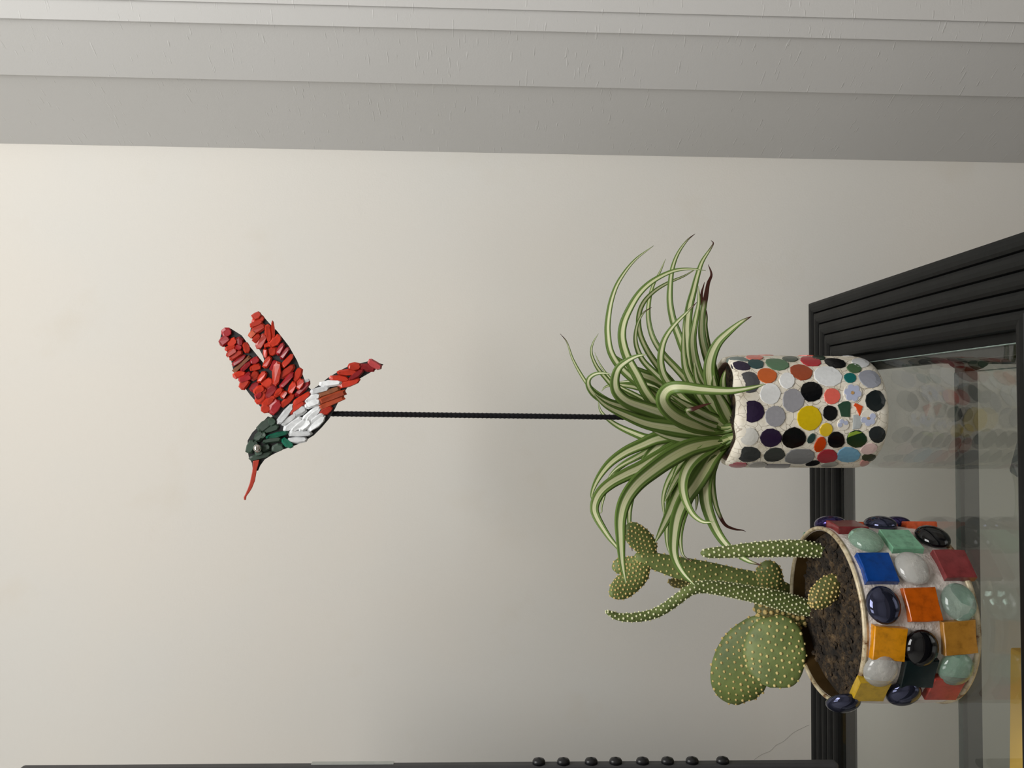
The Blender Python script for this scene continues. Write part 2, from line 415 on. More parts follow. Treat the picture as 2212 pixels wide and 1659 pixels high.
# ------------------------------------------------------------------ mosaic pot
ft = on_z(1921, 893, GLASS_Z)
PR = 0.0555
pc = Vector((P(1740, 889, ft.y + PR - 0.004).x, ft.y + PR - 0.006, GLASS_Z))
pot_h = P(1566, 889, pc.y).z - GLASS_Z
pot = thing('mosaic_pot', pc, 'white grouted round pot with coloured broken tile mosaic, holding the spider plant', 'pot')
def grout():
    t = NT('cream_grout'); v = t.coord()
    n = t.noise(v, 55, 6, 0.65); n2 = t.noise(v, 260, 4)
    c = t.ramp(n, [(0.28, '#c5b79d'), (0.45, '#e9e1d0'), (0.7, '#f2ecdf')])
    dirt = t.ramp(t.noise(v, 95, 5, 0.7), [(0.62, (0, 0, 0, 1)), (0.82, (0.5, 0.5, 0.5, 1))])
    c = t.mix(dirt, c, '#8c7a60')
    vo = t.n('ShaderNodeTexVoronoi', feature='DISTANCE_TO_EDGE'); vo.inputs['Scale'].default_value = 105
    wv = t.n('ShaderNodeMix', data_type='VECTOR'); wn = t.n('ShaderNodeTexNoise'); wn.inputs['Scale'].default_value = 60
    t.l(v, wn.inputs['Vector']); wv.inputs[0].default_value = 0.012; t.l(v, wv.inputs[4]); t.l(wn.outputs['Color'], wv.inputs[5])
    t.l(wv.outputs[1], vo.inputs['Vector'])
    cr = t.ramp(vo.outputs['Distance'], [(0.010, (0.55, 0.55, 0.55, 1)), (0.030, (0, 0, 0, 1))])
    c = t.mix(cr, c, '#7c6a52')
    t.set(Base_Color=c, Roughness=0.85)
    h = t.math('SUBTRACT', t.math('ADD', n, t.math('MULTIPLY', n2, 0.4)), t.math('MULTIPLY', cr, 0.8))
    t.bump(h, 0.45, 0.0012); return t.m
M_grout = grout()
def pot_r(zr):                       # outer radius at height zr above the glass
    r = PR
    b = 0.014
    if zr < b: r = PR - 0.008 + 0.008 * math.sqrt(max(0, 1 - ((b - zr) / b) ** 2))
    if zr > pot_h - 0.012: r -= 0.0022 * ((zr - pot_h + 0.012) / 0.012) ** 2
    return r
prof = [(0.0005, 0.0)] + [(pot_r(z) - (0.004 if z == 0 else 0), z) for z in [0.0, 0.0015, 0.004, 0.008, 0.013, 0.02]]
prof += [(pot_r(0.02 + (pot_h - 0.02) * k / 22), 0.02 + (pot_h - 0.02) * k / 22) for k in range(1, 23)]
prof += [(PR - 0.0055, pot_h + 0.0005), (PR - 0.0075, pot_h - 0.002), (PR - 0.0078, pot_h - 0.02), (PR - 0.008, 0.03), (0.0005, 0.03)]
def jit_pot(a, j, r, z):
    w = noise.noise((math.cos(a) * 2.2, math.sin(a) * 2.2, z * 22)) * 0.0003 + noise.noise((math.cos(a) * 7, math.sin(a) * 7, z * 90)) * 0.0001
    dz = (noise.noise((math.cos(a) * 3 + 5, math.sin(a) * 3, 1.0)) * 0.003 if z > pot_h - 0.006 else 0) + 0.0055 * max(0, -math.sin(a)) * max(0, (z - pot_h + 0.03) / 0.03)
    return (r + (w if r > 0.03 else 0), z + dz + GLASS_Z)
mesh_obj('pot_body', *lathe(prof, pc.x, pc.y, 96, jit_pot), M_grout, pot, True)
M_rust = plain('rusty_can_rim', '#4a2a18', 0.8, 0.4, 300, 0.3)
v, f = lathe([(PR - 0.0079, pot_h - 0.022), (PR - 0.0076, pot_h - 0.003), (PR - 0.0074, pot_h - 0.0002), (PR - 0.0086, pot_h - 0.0006), (PR - 0.0088, pot_h - 0.022)], pc.x, pc.y, 64, lambda a, j, r, z: (r, z + GLASS_Z + (noise.noise((math.cos(a) * 3 + 5, math.sin(a) * 3, 1.0)) * 0.003 + 0.0055 * max(0, -math.sin(a)) if z > pot_h - 0.01 else 0)))
mesh_obj('can_rim', v, f[:-2], M_rust, pot, True)['label'] = 'rusty tin edge inside the rim'

def soil_mat():
    t = NT('dark_potting_soil'); v = t.coord()
    n = t.noise(v, 85, 6, 0.75); n2 = t.noise(v, 520, 4, 0.7)
    t.set(Base_Color=t.ramp(n, [(0.36, '#0f0c09'), (0.5, '#2e2418'), (0.63, '#58462f'), (0.78, '#917a55')]), Roughness=0.95)
    t.bump(t.math('ADD', n, t.math('MULTIPLY', n2, 0.6)), 0.9, 0.003); return t.m
M_soil = soil_mat()
def soil_disc(cx, cy, z, r, amp, parent, seed, crumbs, cr):
    v, f = [(cx, cy, z)], []
    rings, n = 16, 56
    for i in range(1, rings + 1):
        for j in range(n):
            a = 2 * math.pi * j / n; rr = r * i / rings
            x, y = rr * math.cos(a), rr * math.sin(a)
            h = amp * (noise.noise((x * 60 + seed, y * 60, 0)) + 0.6 * noise.noise((x * 170, y * 170, seed)))
            v.append((cx + x, cy + y, z + h * (1 if i < rings else 0.3)))
    for j in range(n): f.append((0, 1 + j, 1 + (j + 1) % n))
    for i in range(rings - 1):
        for j in range(n):
            a, b = 1 + i * n + j, 1 + i * n + (j + 1) % n
            f.append((a, a + n, b + n, b))
    s = mesh_obj('soil', v, f, M_soil, parent, True)
    out = ([], [])
    for k in range(crumbs):
        a = random.uniform(0, 6.283); rr = r * 0.95 * math.sqrt(random.random())
        x, y = rr * math.cos(a), rr * math.sin(a)
        h = amp * (noise.noise((x * 60 + seed, y * 60, 0)) + 0.6 * noise.noise((x * 170, y * 170, seed)))
        ico((cx + x, cy + y, z + h), random.uniform(*cr), out, (random.uniform(.7, 1.5), random.uniform(.7, 1.5), random.uniform(.5, 1)))
    mesh_obj('soil_crumbs', out[0], out[1], M_soil, s, False, kind='stuff')
    return s
soil_disc(pc.x, pc.y, GLASS_Z + pot_h - 0.005, PR - 0.0092, 0.002, pot, 3.0, 160, (0.0007, 0.0018))

tile_mats = {}
def glaze(col, rough=0.22):
    if (col, rough) not in tile_mats:
        t = NT('glazed_tile_' + str(len(tile_mats))); v = t.coord()
        n = t.noise(v, 300, 3); c = lin(col)
        t.set(Base_Color=t.ramp(n, [(0.3, tuple(x * 0.93 for x in c[:3]) + (1,)), (0.7, c)]), Roughness=rough, Specular_IOR_Level=0.35)
        t.bump(n, 0.04, 0.0006); tile_mats[(col, rough)] = t.m
    return tile_mats[(col, rough)]
def hit_pot(x, y):
    r = ray(x, y); best = None
    t = 0.55
    while t < 0.95:
        p = CAM + r * t; zr = p.z - GLASS_Z
        if 0 <= zr <= pot_h + 0.02 and (Vector((p.x - pc.x, p.y - pc.y)).length <= pot_r(min(zr, pot_h - 0.001))): return p
        t += 0.0004
    # clamp to the silhouette
    t = (pc.y - CAM.y) / r.y; p = CAM + r * t
    d = Vector((p.x - pc.x, p.y - pc.y, 0)); zr = min(max(p.z - GLASS_Z, 0.002), pot_h - 0.004)
    d = Vector((1 if d.x > 0 else -1, -0.05, 0)).normalized() * pot_r(zr)
    return Vector((pc.x + d.x, pc.y + d.y, GLASS_Z + zr))
def tile_frame(p):
    th = math.atan2(p.y - pc.y, p.x - pc.x); zr = p.z - GLASS_Z
    dr = (pot_r(min(zr + 0.001, pot_h)) - pot_r(max(zr - 0.001, 0.0))) / 0.002
    n = Vector((math.cos(th), math.sin(th), -dr)).normalized()
    tx = Vector((-math.sin(th), math.cos(th), 0)); tz = n.cross(tx)
    if tz.z < 0: tz = -tz
    return n, tx, tz
def slab(poly3, n, back, chamf=0.0004):
    k = len(poly3); c = sum(poly3, Vector()) / k
    top = [p + (c - p).normalized() * min(chamf, (c - p).length * 0.4) for p in poly3]
    v = [p - n * back for p in poly3] + [p - n * chamf for p in poly3] + top
    f = [tuple(range(k)), tuple(range(2 * k, 3 * k))]
    for a in (0, k):
        f += [(a + i, a + (i + 1) % k, a + k + (i + 1) % k, a + k + i) for i in range(k)]
    return v, f
def bent_slab(p, ab, lift, back):
    th0 = math.atan2(p.y - pc.y, p.x - pc.x); k = len(ab)
    ca, cb = sum(q[0] for q in ab) / k, sum(q[1] for q in ab) / k
    def at(a, b, h):
        z0 = p.z - GLASS_Z; z = min(max(z0 + b, 0.0012), pot_h + 0.003)
        if z < 0.020: z = max(0.0012, 0.020 + (z - 0.020) * 0.95)
        r = pot_r(z) + h; th = th0 + a / PR
        return Vector((pc.x + r * math.cos(th), pc.y + r * math.sin(th), GLASS_Z + z))
    rings = [(1.0, -back), (1.0, lift - 0.0003), (0.955, lift), (0.5, lift)]
    v = [at(ca + (a - ca) * s_, cb + (b - cb) * s_, h) for s_, h in rings for a, b in ab] + [at(ca, cb, lift)]
    f = [tuple(range(k))]
    for j in range(3): f += [(j * k + i, j * k + (i + 1) % k, (j + 1) * k + (i + 1) % k, (j + 1) * k + i) for i in range(k)]
    f += [(3 * k + i, 3 * k + (i + 1) % k, 4 * k) for i in range(k)]
    return v, f
def crop4(cx, cy): return 1520 + cx / 5.027, 740 + cy / 5.027
def put_tile(name, cpx, poly_px, col, lift=0.0008, back=0.0026, parent=None, rough=0.22):
    p = hit_pot(*cpx); n, tx, tz = tile_frame(p); o = p + n * lift
    pts = []
    for q in poly_px:
        r = ray(*q); dn = r.dot(n)
        h = CAM + r * ((o - CAM).dot(n) / dn) if abs(dn) > 0.06 else o
        d = h - o
        a, b = d.dot(tx), d.dot(tz)
        a = max(-0.0125, min(0.0125, a)); b = max(-0.018, min(0.018, b))
        pts.append((a, b))
    return mesh_obj(name, *bent_slab(p, pts, lift, back), glaze(col, rough), parent or pot)
def ell(cx, cy, rx, ry, ang=0, n=12, jit=0.05):
    a0 = R_(ang); ph = random.uniform(0, 1); out = []
    for i in range(n):
        a = 2 * math.pi * (i + ph) / n; k = 1 + random.uniform(-jit, jit)
        x, y = rx * k * math.cos(a), ry * k * math.sin(a)
        out.append(crop4(cx + x * math.cos(a0) - y * math.sin(a0), cy + x * math.sin(a0) + y * math.cos(a0)))
    return out
TILES = [(365, 168, 125, 18, 2, '#73807c'), (552, 152, 95, 20, 2, '#d97a6b'), (400, 245, 108, 48, 8, '#2b2038'), (567, 222, 88, 48, 8, '#2f4d4e'),
 (797, 225, 132, 58, 10, '#5d7d5f'), (485, 425, 128, 120, 0, '#4d4d50'), (690, 352, 110, 82, 10, '#cb632b'), (725, 553, 112, 117, 0, '#ecedec'),
 (908, 408, 86, 87, 0, '#ecedec'), (940, 168, 88, 25, 3, '#566055'), (1163, 190, 118, 50, 10, '#b52f36'), (1063, 313, 127, 82, 14, '#a04a2b'),
 (1430, 213, 122, 48, 10, '#101012'), (1250, 152, 75, 16, 3, '#16301f'), (1350, 358, 158, 113, 12, '#e8eaea'), (1712, 208, 105, 46, 5, '#dcdedf'),
 (1635, 273, 80, 50, 8, '#4f6a4a'), (1592, 380, 68, 54, 10, '#1a6c69'), (1815, 385, 134, 95, 15, '#9a9ca6'), (1172, 527, 124, 112, 0, '#0b0c0f'),
 (1395, 582, 90, 88, 0, '#e5695b'), (1877, 627, 117, 118, 20, '#1b2223'), (525, 748, 137, 122, 0, '#261836'), (780, 800, 115, 115, 0, '#9c9ba0'),
 (975, 625, 122, 130, 0, '#9d9ca1'), (1152, 822, 138, 140, 0, '#d8b80f'), (1375, 765, 80, 84, 0, '#0d0d10'), (1900, 1005, 98, 93, 0, '#23282a'),
 (495, 1025, 105, 97, 0, '#d2d0c9'), (730, 1040, 120, 104, -5, '#291b36'), (980, 1040, 132, 113, -8, '#070809'), (1172, 1045, 36, 62, 35, '#2b4340'),
 (1268, 1113, 58, 88, 28, '#c4420f'), (1332, 950, 68, 75, 40, '#dfbc2a'), (1440, 1063, 95, 89, 0, '#090909'), (1663, 1053, 114, 93, 0, '#12301a'),
 (493, 1228, 130, 85, -8, '#3a3c3c'), (768, 1228, 120, 76, -10, '#3d3e3b'), (1043, 1248, 167, 90, -6, '#838383'), (1345, 1247, 117, 70, -8, '#a3303a'),
 (1572, 1232, 132, 83, -5, '#72a4c0'), (1800, 1157, 97, 58, -12, '#d5bab5'), (1808, 1258, 82, 38, -6, '#373a25'), (375, 1343, 105, 28, -3, '#a9525c'),
 (590, 1338, 105, 24, -3, '#98958e'), (805, 1352, 140, 25, -2, '#706e70'), (1185, 1318, 80, 24, -10, '#0d0b0e'), (1365, 1332, 100, 24, -5, '#a5a49b'), (1760, 1325, 55, 18, -20, '#c08a82')]
for cx, cy, rx, ry, an, col in TILES:
    put_tile('mosaic_tile', crop4(cx, cy), ell(cx, cy, rx, ry, an, random.choice((11, 12, 13, 14)), 0.045), col)
def poly_tile(name, pts, col, **kw):
    cx = sum(p[0] for p in pts) / len(pts); cy = sum(p[1] for p in pts) / len(pts)
    return put_tile(name, crop4(cx, cy), [crop4(*p) for p in pts], col, **kw)
poly_tile('tile_shard', [(1455, 680), (1520, 640), (1580, 632), (1598, 660), (1595, 808), (1500, 802), (1478, 735)], '#2e4c3a')
poly_tile('tile_shard', [(1630, 685), (1652, 655), (1730, 692), (1700, 800), (1672, 740), (1655, 700)], '#dc4f1c')
poly_tile('tile_shard', [(1625, 790), (1670, 783), (1720, 810), (1725, 870), (1695, 935), (1620, 945)], '#b4b9b9')
poly_tile('tile_shard', [(1585, 985), (1660, 962), (1725, 978), (1650, 1000), (1565, 1030)], '#8aa63a', lift=0.0011)
# tiles printed with small lilac flowers
def flower(cx, cy, r, petals, hub, rim=True):
    b = put_tile('flower_tile', crop4(cx, cy), ell(cx, cy, r * 1.06, r * 1.06, 0, 18, 0.02), '#e4ded2')
    b['label'] = 'cream tile with a lilac flower'
    for k in petals:
        a = R_(k); px_, py_ = cx + r * 0.58 * math.cos(a), cy + r * 0.58 * math.sin(a)
        put_tile('petal', crop4(px_, py_), ell(px_, py_, r * 0.40, r * 0.37, k, 12, 0.03), '#b7bed6', lift=0.0012, back=0.0003, parent=b)
    if hub: put_tile('flower_centre', crop4(cx, cy), ell(cx, cy, r * 0.17, r * 0.17, 0, 10, 0.02), '#c59a62', lift=0.0015, back=0.0004, parent=b)
flower(1620, 545, 98, (10, 70, 130, 190, 250, 310), True)
flower(1790, 822, 88, (-25, 40, 95, 160), True)
flower(1515, 890, 62, (170, 250, 330), False)
# the far side of the pot
far_cols = ['#101012', '#e8eaea', '#9c9ba0', '#b52f36', '#5d7d5f', '#d8b80f', '#2b2038', '#cb632b', '#72a4c0', '#4d4d50', '#e5695b', '#2f4d4e']
for row in range(6):
    for k in range(7):
        a = R_(10 + (k + 0.5 * (row % 2)) * 24); zr = 0.012 + row * (pot_h - 0.02) / 5.6
        r = pot_r(zr); p = Vector((pc.x + r * math.cos(a), pc.y + r * math.sin(a), GLASS_Z + zr))
        n, tx, tz = tile_frame(p); s = random.uniform(0.007, 0.0105); kk = random.choice((11, 12, 13))
        pts = [(s * (1 + random.uniform(-.05, .05)) * math.cos(6.283 * i / kk), s * math.sin(6.283 * i / kk)) for i in range(kk)]
        mesh_obj('mosaic_tile', *bent_slab(p, pts, 0.0008, 0.0026), glaze(random.choice(far_cols)), pot)

# ------------------------------------------------------------------ spider plant
def leaf_mat(name, dry):
    t = NT(name)
    uv = t.n('ShaderNodeUVMap'); sp = t.n('ShaderNodeSeparateXYZ'); t.l(uv.outputs[0], sp.inputs[0])
    u, vv = sp.outputs[0], sp.outputs[1]
    oi = t.n('ShaderNodeObjectInfo'); rnd = oi.outputs['Random']
    cmb = t.n('ShaderNodeCombineXYZ'); t.l(t.math('MULTIPLY', u, 22), cmb.inputs[0]); t.l(t.math('MULTIPLY', vv, 0.7), cmb.inputs[1]); t.l(t.math('MULTIPLY', rnd, 40), cmb.inputs[2])
    st = t.noise(cmb.outputs[0], 1.0, 3)
    off = t.math('MULTIPLY', t.math('SUBTRACT', rnd, 0.5), 0.16)
    dist = t.math('ABSOLUTE', t.math('SUBTRACT', u, t.math('ADD', 0.5, off)))
    dist = t.math('ADD', dist, t.math('MULTIPLY', t.math('SUBTRACT', st, 0.5), 0.16))
    fac = t.ramp(dist, [(0.17, (1, 1, 1, 1)), (0.22, (0, 0, 0, 1))])
    green = t.ramp(st, [(0.3, '#4e6c2e'), (0.55, '#728f43'), (0.75, '#9aad64')])
    cream = t.ramp(st, [(0.35, '#d5daa4'), (0.6, '#eeedcc')])
    base_y = t.ramp(vv, [(0.0, (0.8, 0.8, 0.8, 1)), (0.5, (0, 0, 0, 1))])
    cream = t.mix(base_y, cream, '#c3ca78')
    green = t.mix(t.math('MULTIPLY', base_y, 0.35), green, '#7f9a42')
    col = t.mix(fac, green, cream)
    if dry:
        tip = t.ramp(vv, [(dry, (0, 0, 0, 1)), (min(0.999, dry + 0.05), (1, 1, 1, 1))])
        col = t.mix(tip, col, '#4a1f16')
    t.set(Base_Color=col, Roughness=0.42, Specular_IOR_Level=0.4)
    t.b.inputs['Subsurface Weight'].default_value = 0.0
    t.bump(st, 0.12, 0.0008)
    tl = t.n('ShaderNodeBsdfTranslucent'); t.l(col, tl.inputs[0])
    mx = t.n('ShaderNodeMixShader'); mx.inputs[0].default_value = 0.30
    t.l(t.b.outputs[0], mx.inputs[1]); t.l(tl.outputs[0], mx.inputs[2]); t.l(mx.outputs[0], t.out.inputs[0])
    return t.m
M_leaf = leaf_mat('variegated_leaf', 0); M_leafdry = leaf_mat('variegated_leaf_brown_tip', 0.93); M_leafvdry = leaf_mat('variegated_leaf_half_dried', 0.72)
def A(p): return (1180 + p[0] / 3.686, 490 + p[1] / 3.686)
def B(p): return (1180 + p[0] / 3.686, 850 + p[1] / 3.686)
crown = Vector((pc.x, pc.y, GLASS_Z + pot_h - 0.007))
sp_plant = thing('spider_plant', crown, 'green and cream striped spider plant with arching leaves growing in the mosaic pot', 'plant')
def make_leaf(fn, pts, w, dt, roll=0.0, mat=None, dmid=None, base=None):
    """pts run from the tip to the base in crop pixels; dt: how far the tip comes towards the viewer."""
    q = [fn(p) for p in pts][::-1]
    L = [0.0]
    for i in range(1, len(q)): L.append(L[-1] + math.hypot(q[i][0] - q[i - 1][0], q[i][1] - q[i - 1][1]))
    tot = L[-1]; p3 = []
    for (x, y), l in zip(q, L):
        s = l / tot
        if dmid is None: dd = dt * s ** 1.3
        else: dd = (dmid * (2 * s) ** 1.2 if s < 0.5 else dmid + (dt - dmid) * (2 * s - 1))
        p3.append(P(x, y, pc.y - dd))
    # root the leaf in the crown
    b = base or (crown + Vector((max(-0.028, min(0.028, (p3[0].x - crown.x) * 0.7)), -dt * 0.12 + random.uniform(-0.010, 0.008), -0.006)))
    p3 = [b] + p3
    cl = catmull(p3, 6); n = len(cl)
    acc = [0.0]
    for i in range(1, n): acc.append(acc[-1] + (cl[i] - cl[i - 1]).length)
    W = px(w / 3.686, pc.y) * 0.5 * 1.42
    verts, faces, uvs = [], [], []
    across = 6
    for i, p in enumerate(cl):
        s = acc[i] / acc[-1]
        T = (cl[min(i + 1, n - 1)] - cl[max(i - 1, 0)]).normalized()
        vd = (p - CAM).normalized()
        nrm = vd - T * vd.dot(T); nrm = -nrm.normalized(); a = T.cross(nrm)
        ro = R_(roll) * math.sin(math.pi * min(1, s * 1.1)) 
        a, nrm = a * math.cos(ro) + nrm * math.sin(ro), nrm * math.cos(ro) - a * math.sin(ro)
        hw = W * min(1.0, 0.22 + 4.0 * s, 0.6 + 1.5 * s) * (1.0 if s < 0.35 else max(0.0, (1 - s) / 0.65) ** 0.62)
        hw = max(hw, 0.0002)
        for side in (1, -1):
            for k in range(across + 1) if side == 1 else range(across - 1, 0, -1):
                u = k / across; e = 2 * u - 1
                ch = 0.20 * hw * (e * e) - 0.10 * hw
                th = 0.00028 * (1 - e * e) * side
                verts.append(p + a * (hw * e) + nrm * (ch + th)); uvs.append((u, s))
    m_ = 2 * across
    for i in range(n - 1):
        for k in range(m_):
            faces.append((i * m_ + k, i * m_ + (k + 1) % m_, (i + 1) * m_ + (k + 1) % m_, (i + 1) * m_ + k))
    faces.append(tuple(range(m_))); faces.append(tuple((n - 1) * m_ + k for k in reversed(range(m_))))
    return mesh_obj('leaf', verts, faces, mat or M_leaf, sp_plant, True, uvs)
LA = [
 ([(855,150),(700,270),(580,430),(520,580),(492,740),(490,860),(515,1000),(600,1130),(750,1260),(900,1370),(1120,1500),(1380,1600)], 52, .02, 15, M_leaf),
 ([(1270,348),(1130,335),(1000,355),(850,430),(740,530),(660,660),(612,780),(605,900),(645,1040),(720,1180),(800,1330),(920,1470),(1100,1560),(1380,1620)], 64, .04, 10, M_leaf),
 ([(1205,325),(1100,390),(960,450),(850,520),(770,610),(735,720),(745,850),(800,980),(880,1100),(970,1210),(1160,1410),(1400,1580)], 46, -.03, -25, M_leaf),
 ([(950,255),(910,350),(850,470),(818,600),(815,740),(850,880),(930,1010),(1040,1130),(1110,1210),(1300,1450),(1430,1580)], 46, -.04, 20, M_leaf),
 ([(840,640),(770,690),(722,790),(712,920),(760,1050),(850,1150),(950,1240),(1150,1420),(1400,1590)], 50, .02, 0, M_leafdry),
 ([(1185,55),(1120,110),(1050,210),(1005,330),(987,470),(985,600),(1010,740),(1060,880),(1095,970),(1180,1150),(1300,1380),(1440,1560)], 54, -.02, 10, M_leafdry),
 ([(1312,108),(1330,130),(1310,170),(1240,280),(1200,400),(1170,520),(1140,640),(1122,800),(1130,1000),(1170,1150),(1280,1370),(1440,1550)], 66, .0, 0, M_leafdry),
 ([(1210,470),(1215,600),(1185,760),(1165,900),(1180,1050),(1225,1200),(1330,1400),(1450,1560)], 66, .015, 0, M_leaf),
 ([(1290,300),(1315,380),(1290,450),(1270,560),(1245,700),(1240,850),(1265,980),(1310,1120),(1360,1280),(1430,1470)], 56, -.02, 15, M_leafvdry),
 ([(1260,440),(1235,560),(1265,700),(1262,800),(1280,930),(1310,1050),(1345,1200),(1430,1460)], 50, -.03, 0, M_leafvdry),
 ([(1635,712),(1550,760),(1450,840),(1370,920),(1320,1020),(1300,1130),(1315,1250),(1370,1420),(1460,1560)], 84, .03, 0, M_leafdry),
 ([(1200,600),(1120,680),(1020,780),(950,880),(918,980),(912,1090),(940,1190),(1000,1270),(1150,1420),(1420,1590)], 56, .05, 0, M_leafdry),
 ([(110,850),(165,920),(210,1050),(280,1180),(345,1270),(430,1340),(540,1400),(700,1440),(1000,1520),(1400,1600)], 38, .01, 20, M_leafdry),
 ([(415,850),(370,930),(360,1010),(400,1110),(470,1200),(560,1290),(750,1400),(1000,1500),(1400,1590)], 48, .03, 0, M_leaf),
 ([(385,1000),(420,1080),(480,1170),(570,1260),(720,1340),(1000,1480),(1380,1590)], 34, .0, 0, M_leaf),
 ([(525,1175),(460,1165),(390,1172),(340,1210),(338,1270),(390,1340),(500,1400),(640,1440),(820,1490),(1100,1560),(1400,1610)], 74, .06, 0, M_leaf),
 ([(800,1015),(720,1030),(640,1070),(572,1130),(545,1230),(565,1320),(650,1395),(800,1450),(960,1500),(1200,1570),(1420,1610)], 100, .06, 0, M_leaf),
 ([(440,1310),(480,1270),(580,1255),(720,1275),(860,1310),(1050,1420),(1400,1580)], 66, -.02, 10, M_leaf),
 ([(470,920),(520,1020),(640,1110),(760,1170),(900,1225),(1060,1330),(1280,1490),(1430,1580)], 95, -.01, 0, M_leaf),
 ([(1100,745),(1092,900),(1098,1050),(1130,1180),(1250,1380),(1450,1570)], 60, .02, 0, M_leaf),
 ([(1430,1130),(1408,1220),(1415,1320),(1450,1450),(1480,1520)], 60, .03, 0, M_leafdry),
 ([(1180,1080),(1200,1220),(1270,1330),(1360,1450),(1470,1570)], 70, .05, 10, M_leaf),
 ([(1330,1180),(1345,1300),(1400,1420),(1475,1560)], 80, .05, 0, M_leaf),
 ([(980,1330),(1080,1400),(1200,1470),(1330,1540),(1450,1600)], 80, .03, 0, M_leaf),
 ([(900,1320),(1020,1370),(1180,1450),(1320,1530),(1450,1600)], 60, .0, 0, M_leaf),
 ([(1315,1403),(1240,1425),(1170,1450),(1120,1465),(1180,1520),(1400,1600)], 46, .055, 0, M_leafvdry),
 ([(560,1240),(700,1230),(850,1270),(1000,1350),(1200,1480),(1420,1590)], 60, -.04, 0, M_leaf),
]
for p, w, dt, ro, mt in LA: make_leaf(A, p, w, dt, ro, mt)
make_leaf(A, [(1748,1252),(1600,1288),(1450,1306),(1250,1296),(1090,1278),(1000,1282),(945,1320),(930,1385),(975,1460),(1070,1530),(1220,1585),(1400,1610)], 96, .082, 0, M_leaf, dmid=.065)
LB = [
 ([(375,0),(470,90),(620,165),(800,235),(1000,270),(1200,298),(1420,340)], 96, .05, 0, M_leaf),
 ([(412,60),(440,150),(540,240),(680,310),(830,360),(1000,360),(1400,340)], 62, -.03, 0, M_leaf),
 ([(378,870),(362,800),(410,680),(500,560),(620,470),(760,405),(900,350),(1100,330),(1400,345)], 86, .02, 0, M_leaf),
 ([(405,948),(440,945),(445,880),(500,690),(580,590),(700,515),(850,455),(1000,405),(1200,372),(1420,360)], 50, -.02, 10, M_leaf),
 ([(625,1310),(570,1230),(490,1130),(400,980),(385,890),(430,790),(520,710),(640,645),(760,590),(900,510),(1100,415),(1420,370)], 92, .06, 0, M_leaf),
 ([(635,1515),(605,1350),(592,1150),(592,990),(630,850),(720,720),(850,610),(1000,505),(1150,430),(1300,395),(1440,370)], 104, .13, 0, M_leaf),
 ([(685,1255),(662,1050),(665,900),(700,740),(740,640),(800,520),(880,430),(970,375),(1200,345),(1420,350)], 62, .02, 0, M_leafdry),
 ([(865,1190),(900,1120),(970,980),(1040,830),(1100,700),(1170,560),(1280,455),(1420,380)], 105, .05, 0, M_leaf),
 ([(1185,1530),(1090,1430),(1030,1320),(1015,1200),(1040,1000),(1100,850),(1190,720),(1260,610),(1330,500),(1430,400)], 92, .12, 0, M_leaf),
 ([(1332,1018),(1300,1025),(1235,1015),(1160,950),(1105,830),(1092,710),(1125,600),(1200,505),(1310,430),(1420,370)], 74, .08, 0, M_leaf),
 ([(1715,1368),(1600,1330),(1480,1250),(1390,1150),(1320,1020),(1275,880),(1265,740),(1285,620),(1345,500),(1440,400)], 78, .10, 0, M_leafdry),
 ([(1590,1100),(1560,1088),(1500,1080),(1420,1040),(1360,920),(1332,800),(1322,700),(1332,600),(1400,450)], 40, .02, 0, M_leafvdry),
 ([(945,1010),(930,850),(962,720),(1030,600),(1110,500),(1250,430),(1420,380)], 50, .03, 0, M_leaf),
 ([(990,1300),(960,1180),(962,1000),(1000,800),(1070,640),(1160,520),(1350,400)], 60, .04, 0, M_leaf),
 ([(1155,1335),(1085,1275),(1070,1100),(1120,900),(1190,740),(1280,580),(1400,430)], 54, .06, 0, M_leafdry),
 ([(1190,940),(1200,850),(1190,740),(1260,600),(1400,430)], 50, .04, 0, M_leaf),
 ([(985,730),(1060,570),(1150,480),(1300,410),(1430,370)], 62, .02, 0, M_leaf),
 ([(940,870),(1010,730),(1090,600),(1200,480),(1400,390)], 70, .03, 0, M_leaf),
 ([(480,690),(560,600),(700,520),(860,440),(1050,390),(1400,360)], 60, -.01, 0, M_leaf),
 ([(830,290),(950,340),(1100,370),(1250,370),(1420,350)], 70, .02, 0, M_leaf),
]
for p, w, dt, ro, mt in LB: make_leaf(B, p, w, dt, ro, mt)

# ------------------------------------------------------------------ hummingbird on a ribbed rod
BD = pc.y - 0.006
M_board = plain('black_backing_board', '#1b1b1d', 0.7, 0.3, 400, 0.2)
M_rod = NT('black_ribbed_steel').set(Base_Color='#14141a', Roughness=0.42, Metallic=0.5).m
bird = thing('bird_ornament', Vector((P(1590, 906, BD).x, BD, crown.z)), 'red, white and green glass hummingbird on a black ribbed rod above the spider plant', 'ornament')
def c1(p): return (440 + p[0] / 3.530, 640 + p[1] / 3.530)
OUT = [(140,252),(205,245),(290,298),(350,380),(400,440),(455,508),(470,520),(452,455),(410,380),(362,310),(352,285),(372,170),(402,120),(435,130),(500,205),(560,265),(650,380),(712,490),(752,590),(785,680),(822,713),
 (860,690),(950,620),(1050,560),(1110,530),(1190,512),(1275,490),(1372,520),(1340,545),(1290,570),(1200,622),(1092,700),(1035,790),(1000,860),(960,930),(900,1000),(840,1060),(760,1110),(690,1140),(600,1170),(520,1210),(465,1245),(432,1290),(415,1330),
 (375,1330),(368,1272),(345,1230),(335,1180),(335,1100),(370,1040),(430,980),(490,915),(528,930),(520,908),(440,850),(360,760),(330,720),(272,640),(225,560),(205,470),(150,370),(125,330)]
mesh_obj('backing_board', *prism([c1(p) for p in OUT], lambda p, t: P(p[0], p[1], t), BD - 0.0022, BD + 0.0022), M_board, bird)
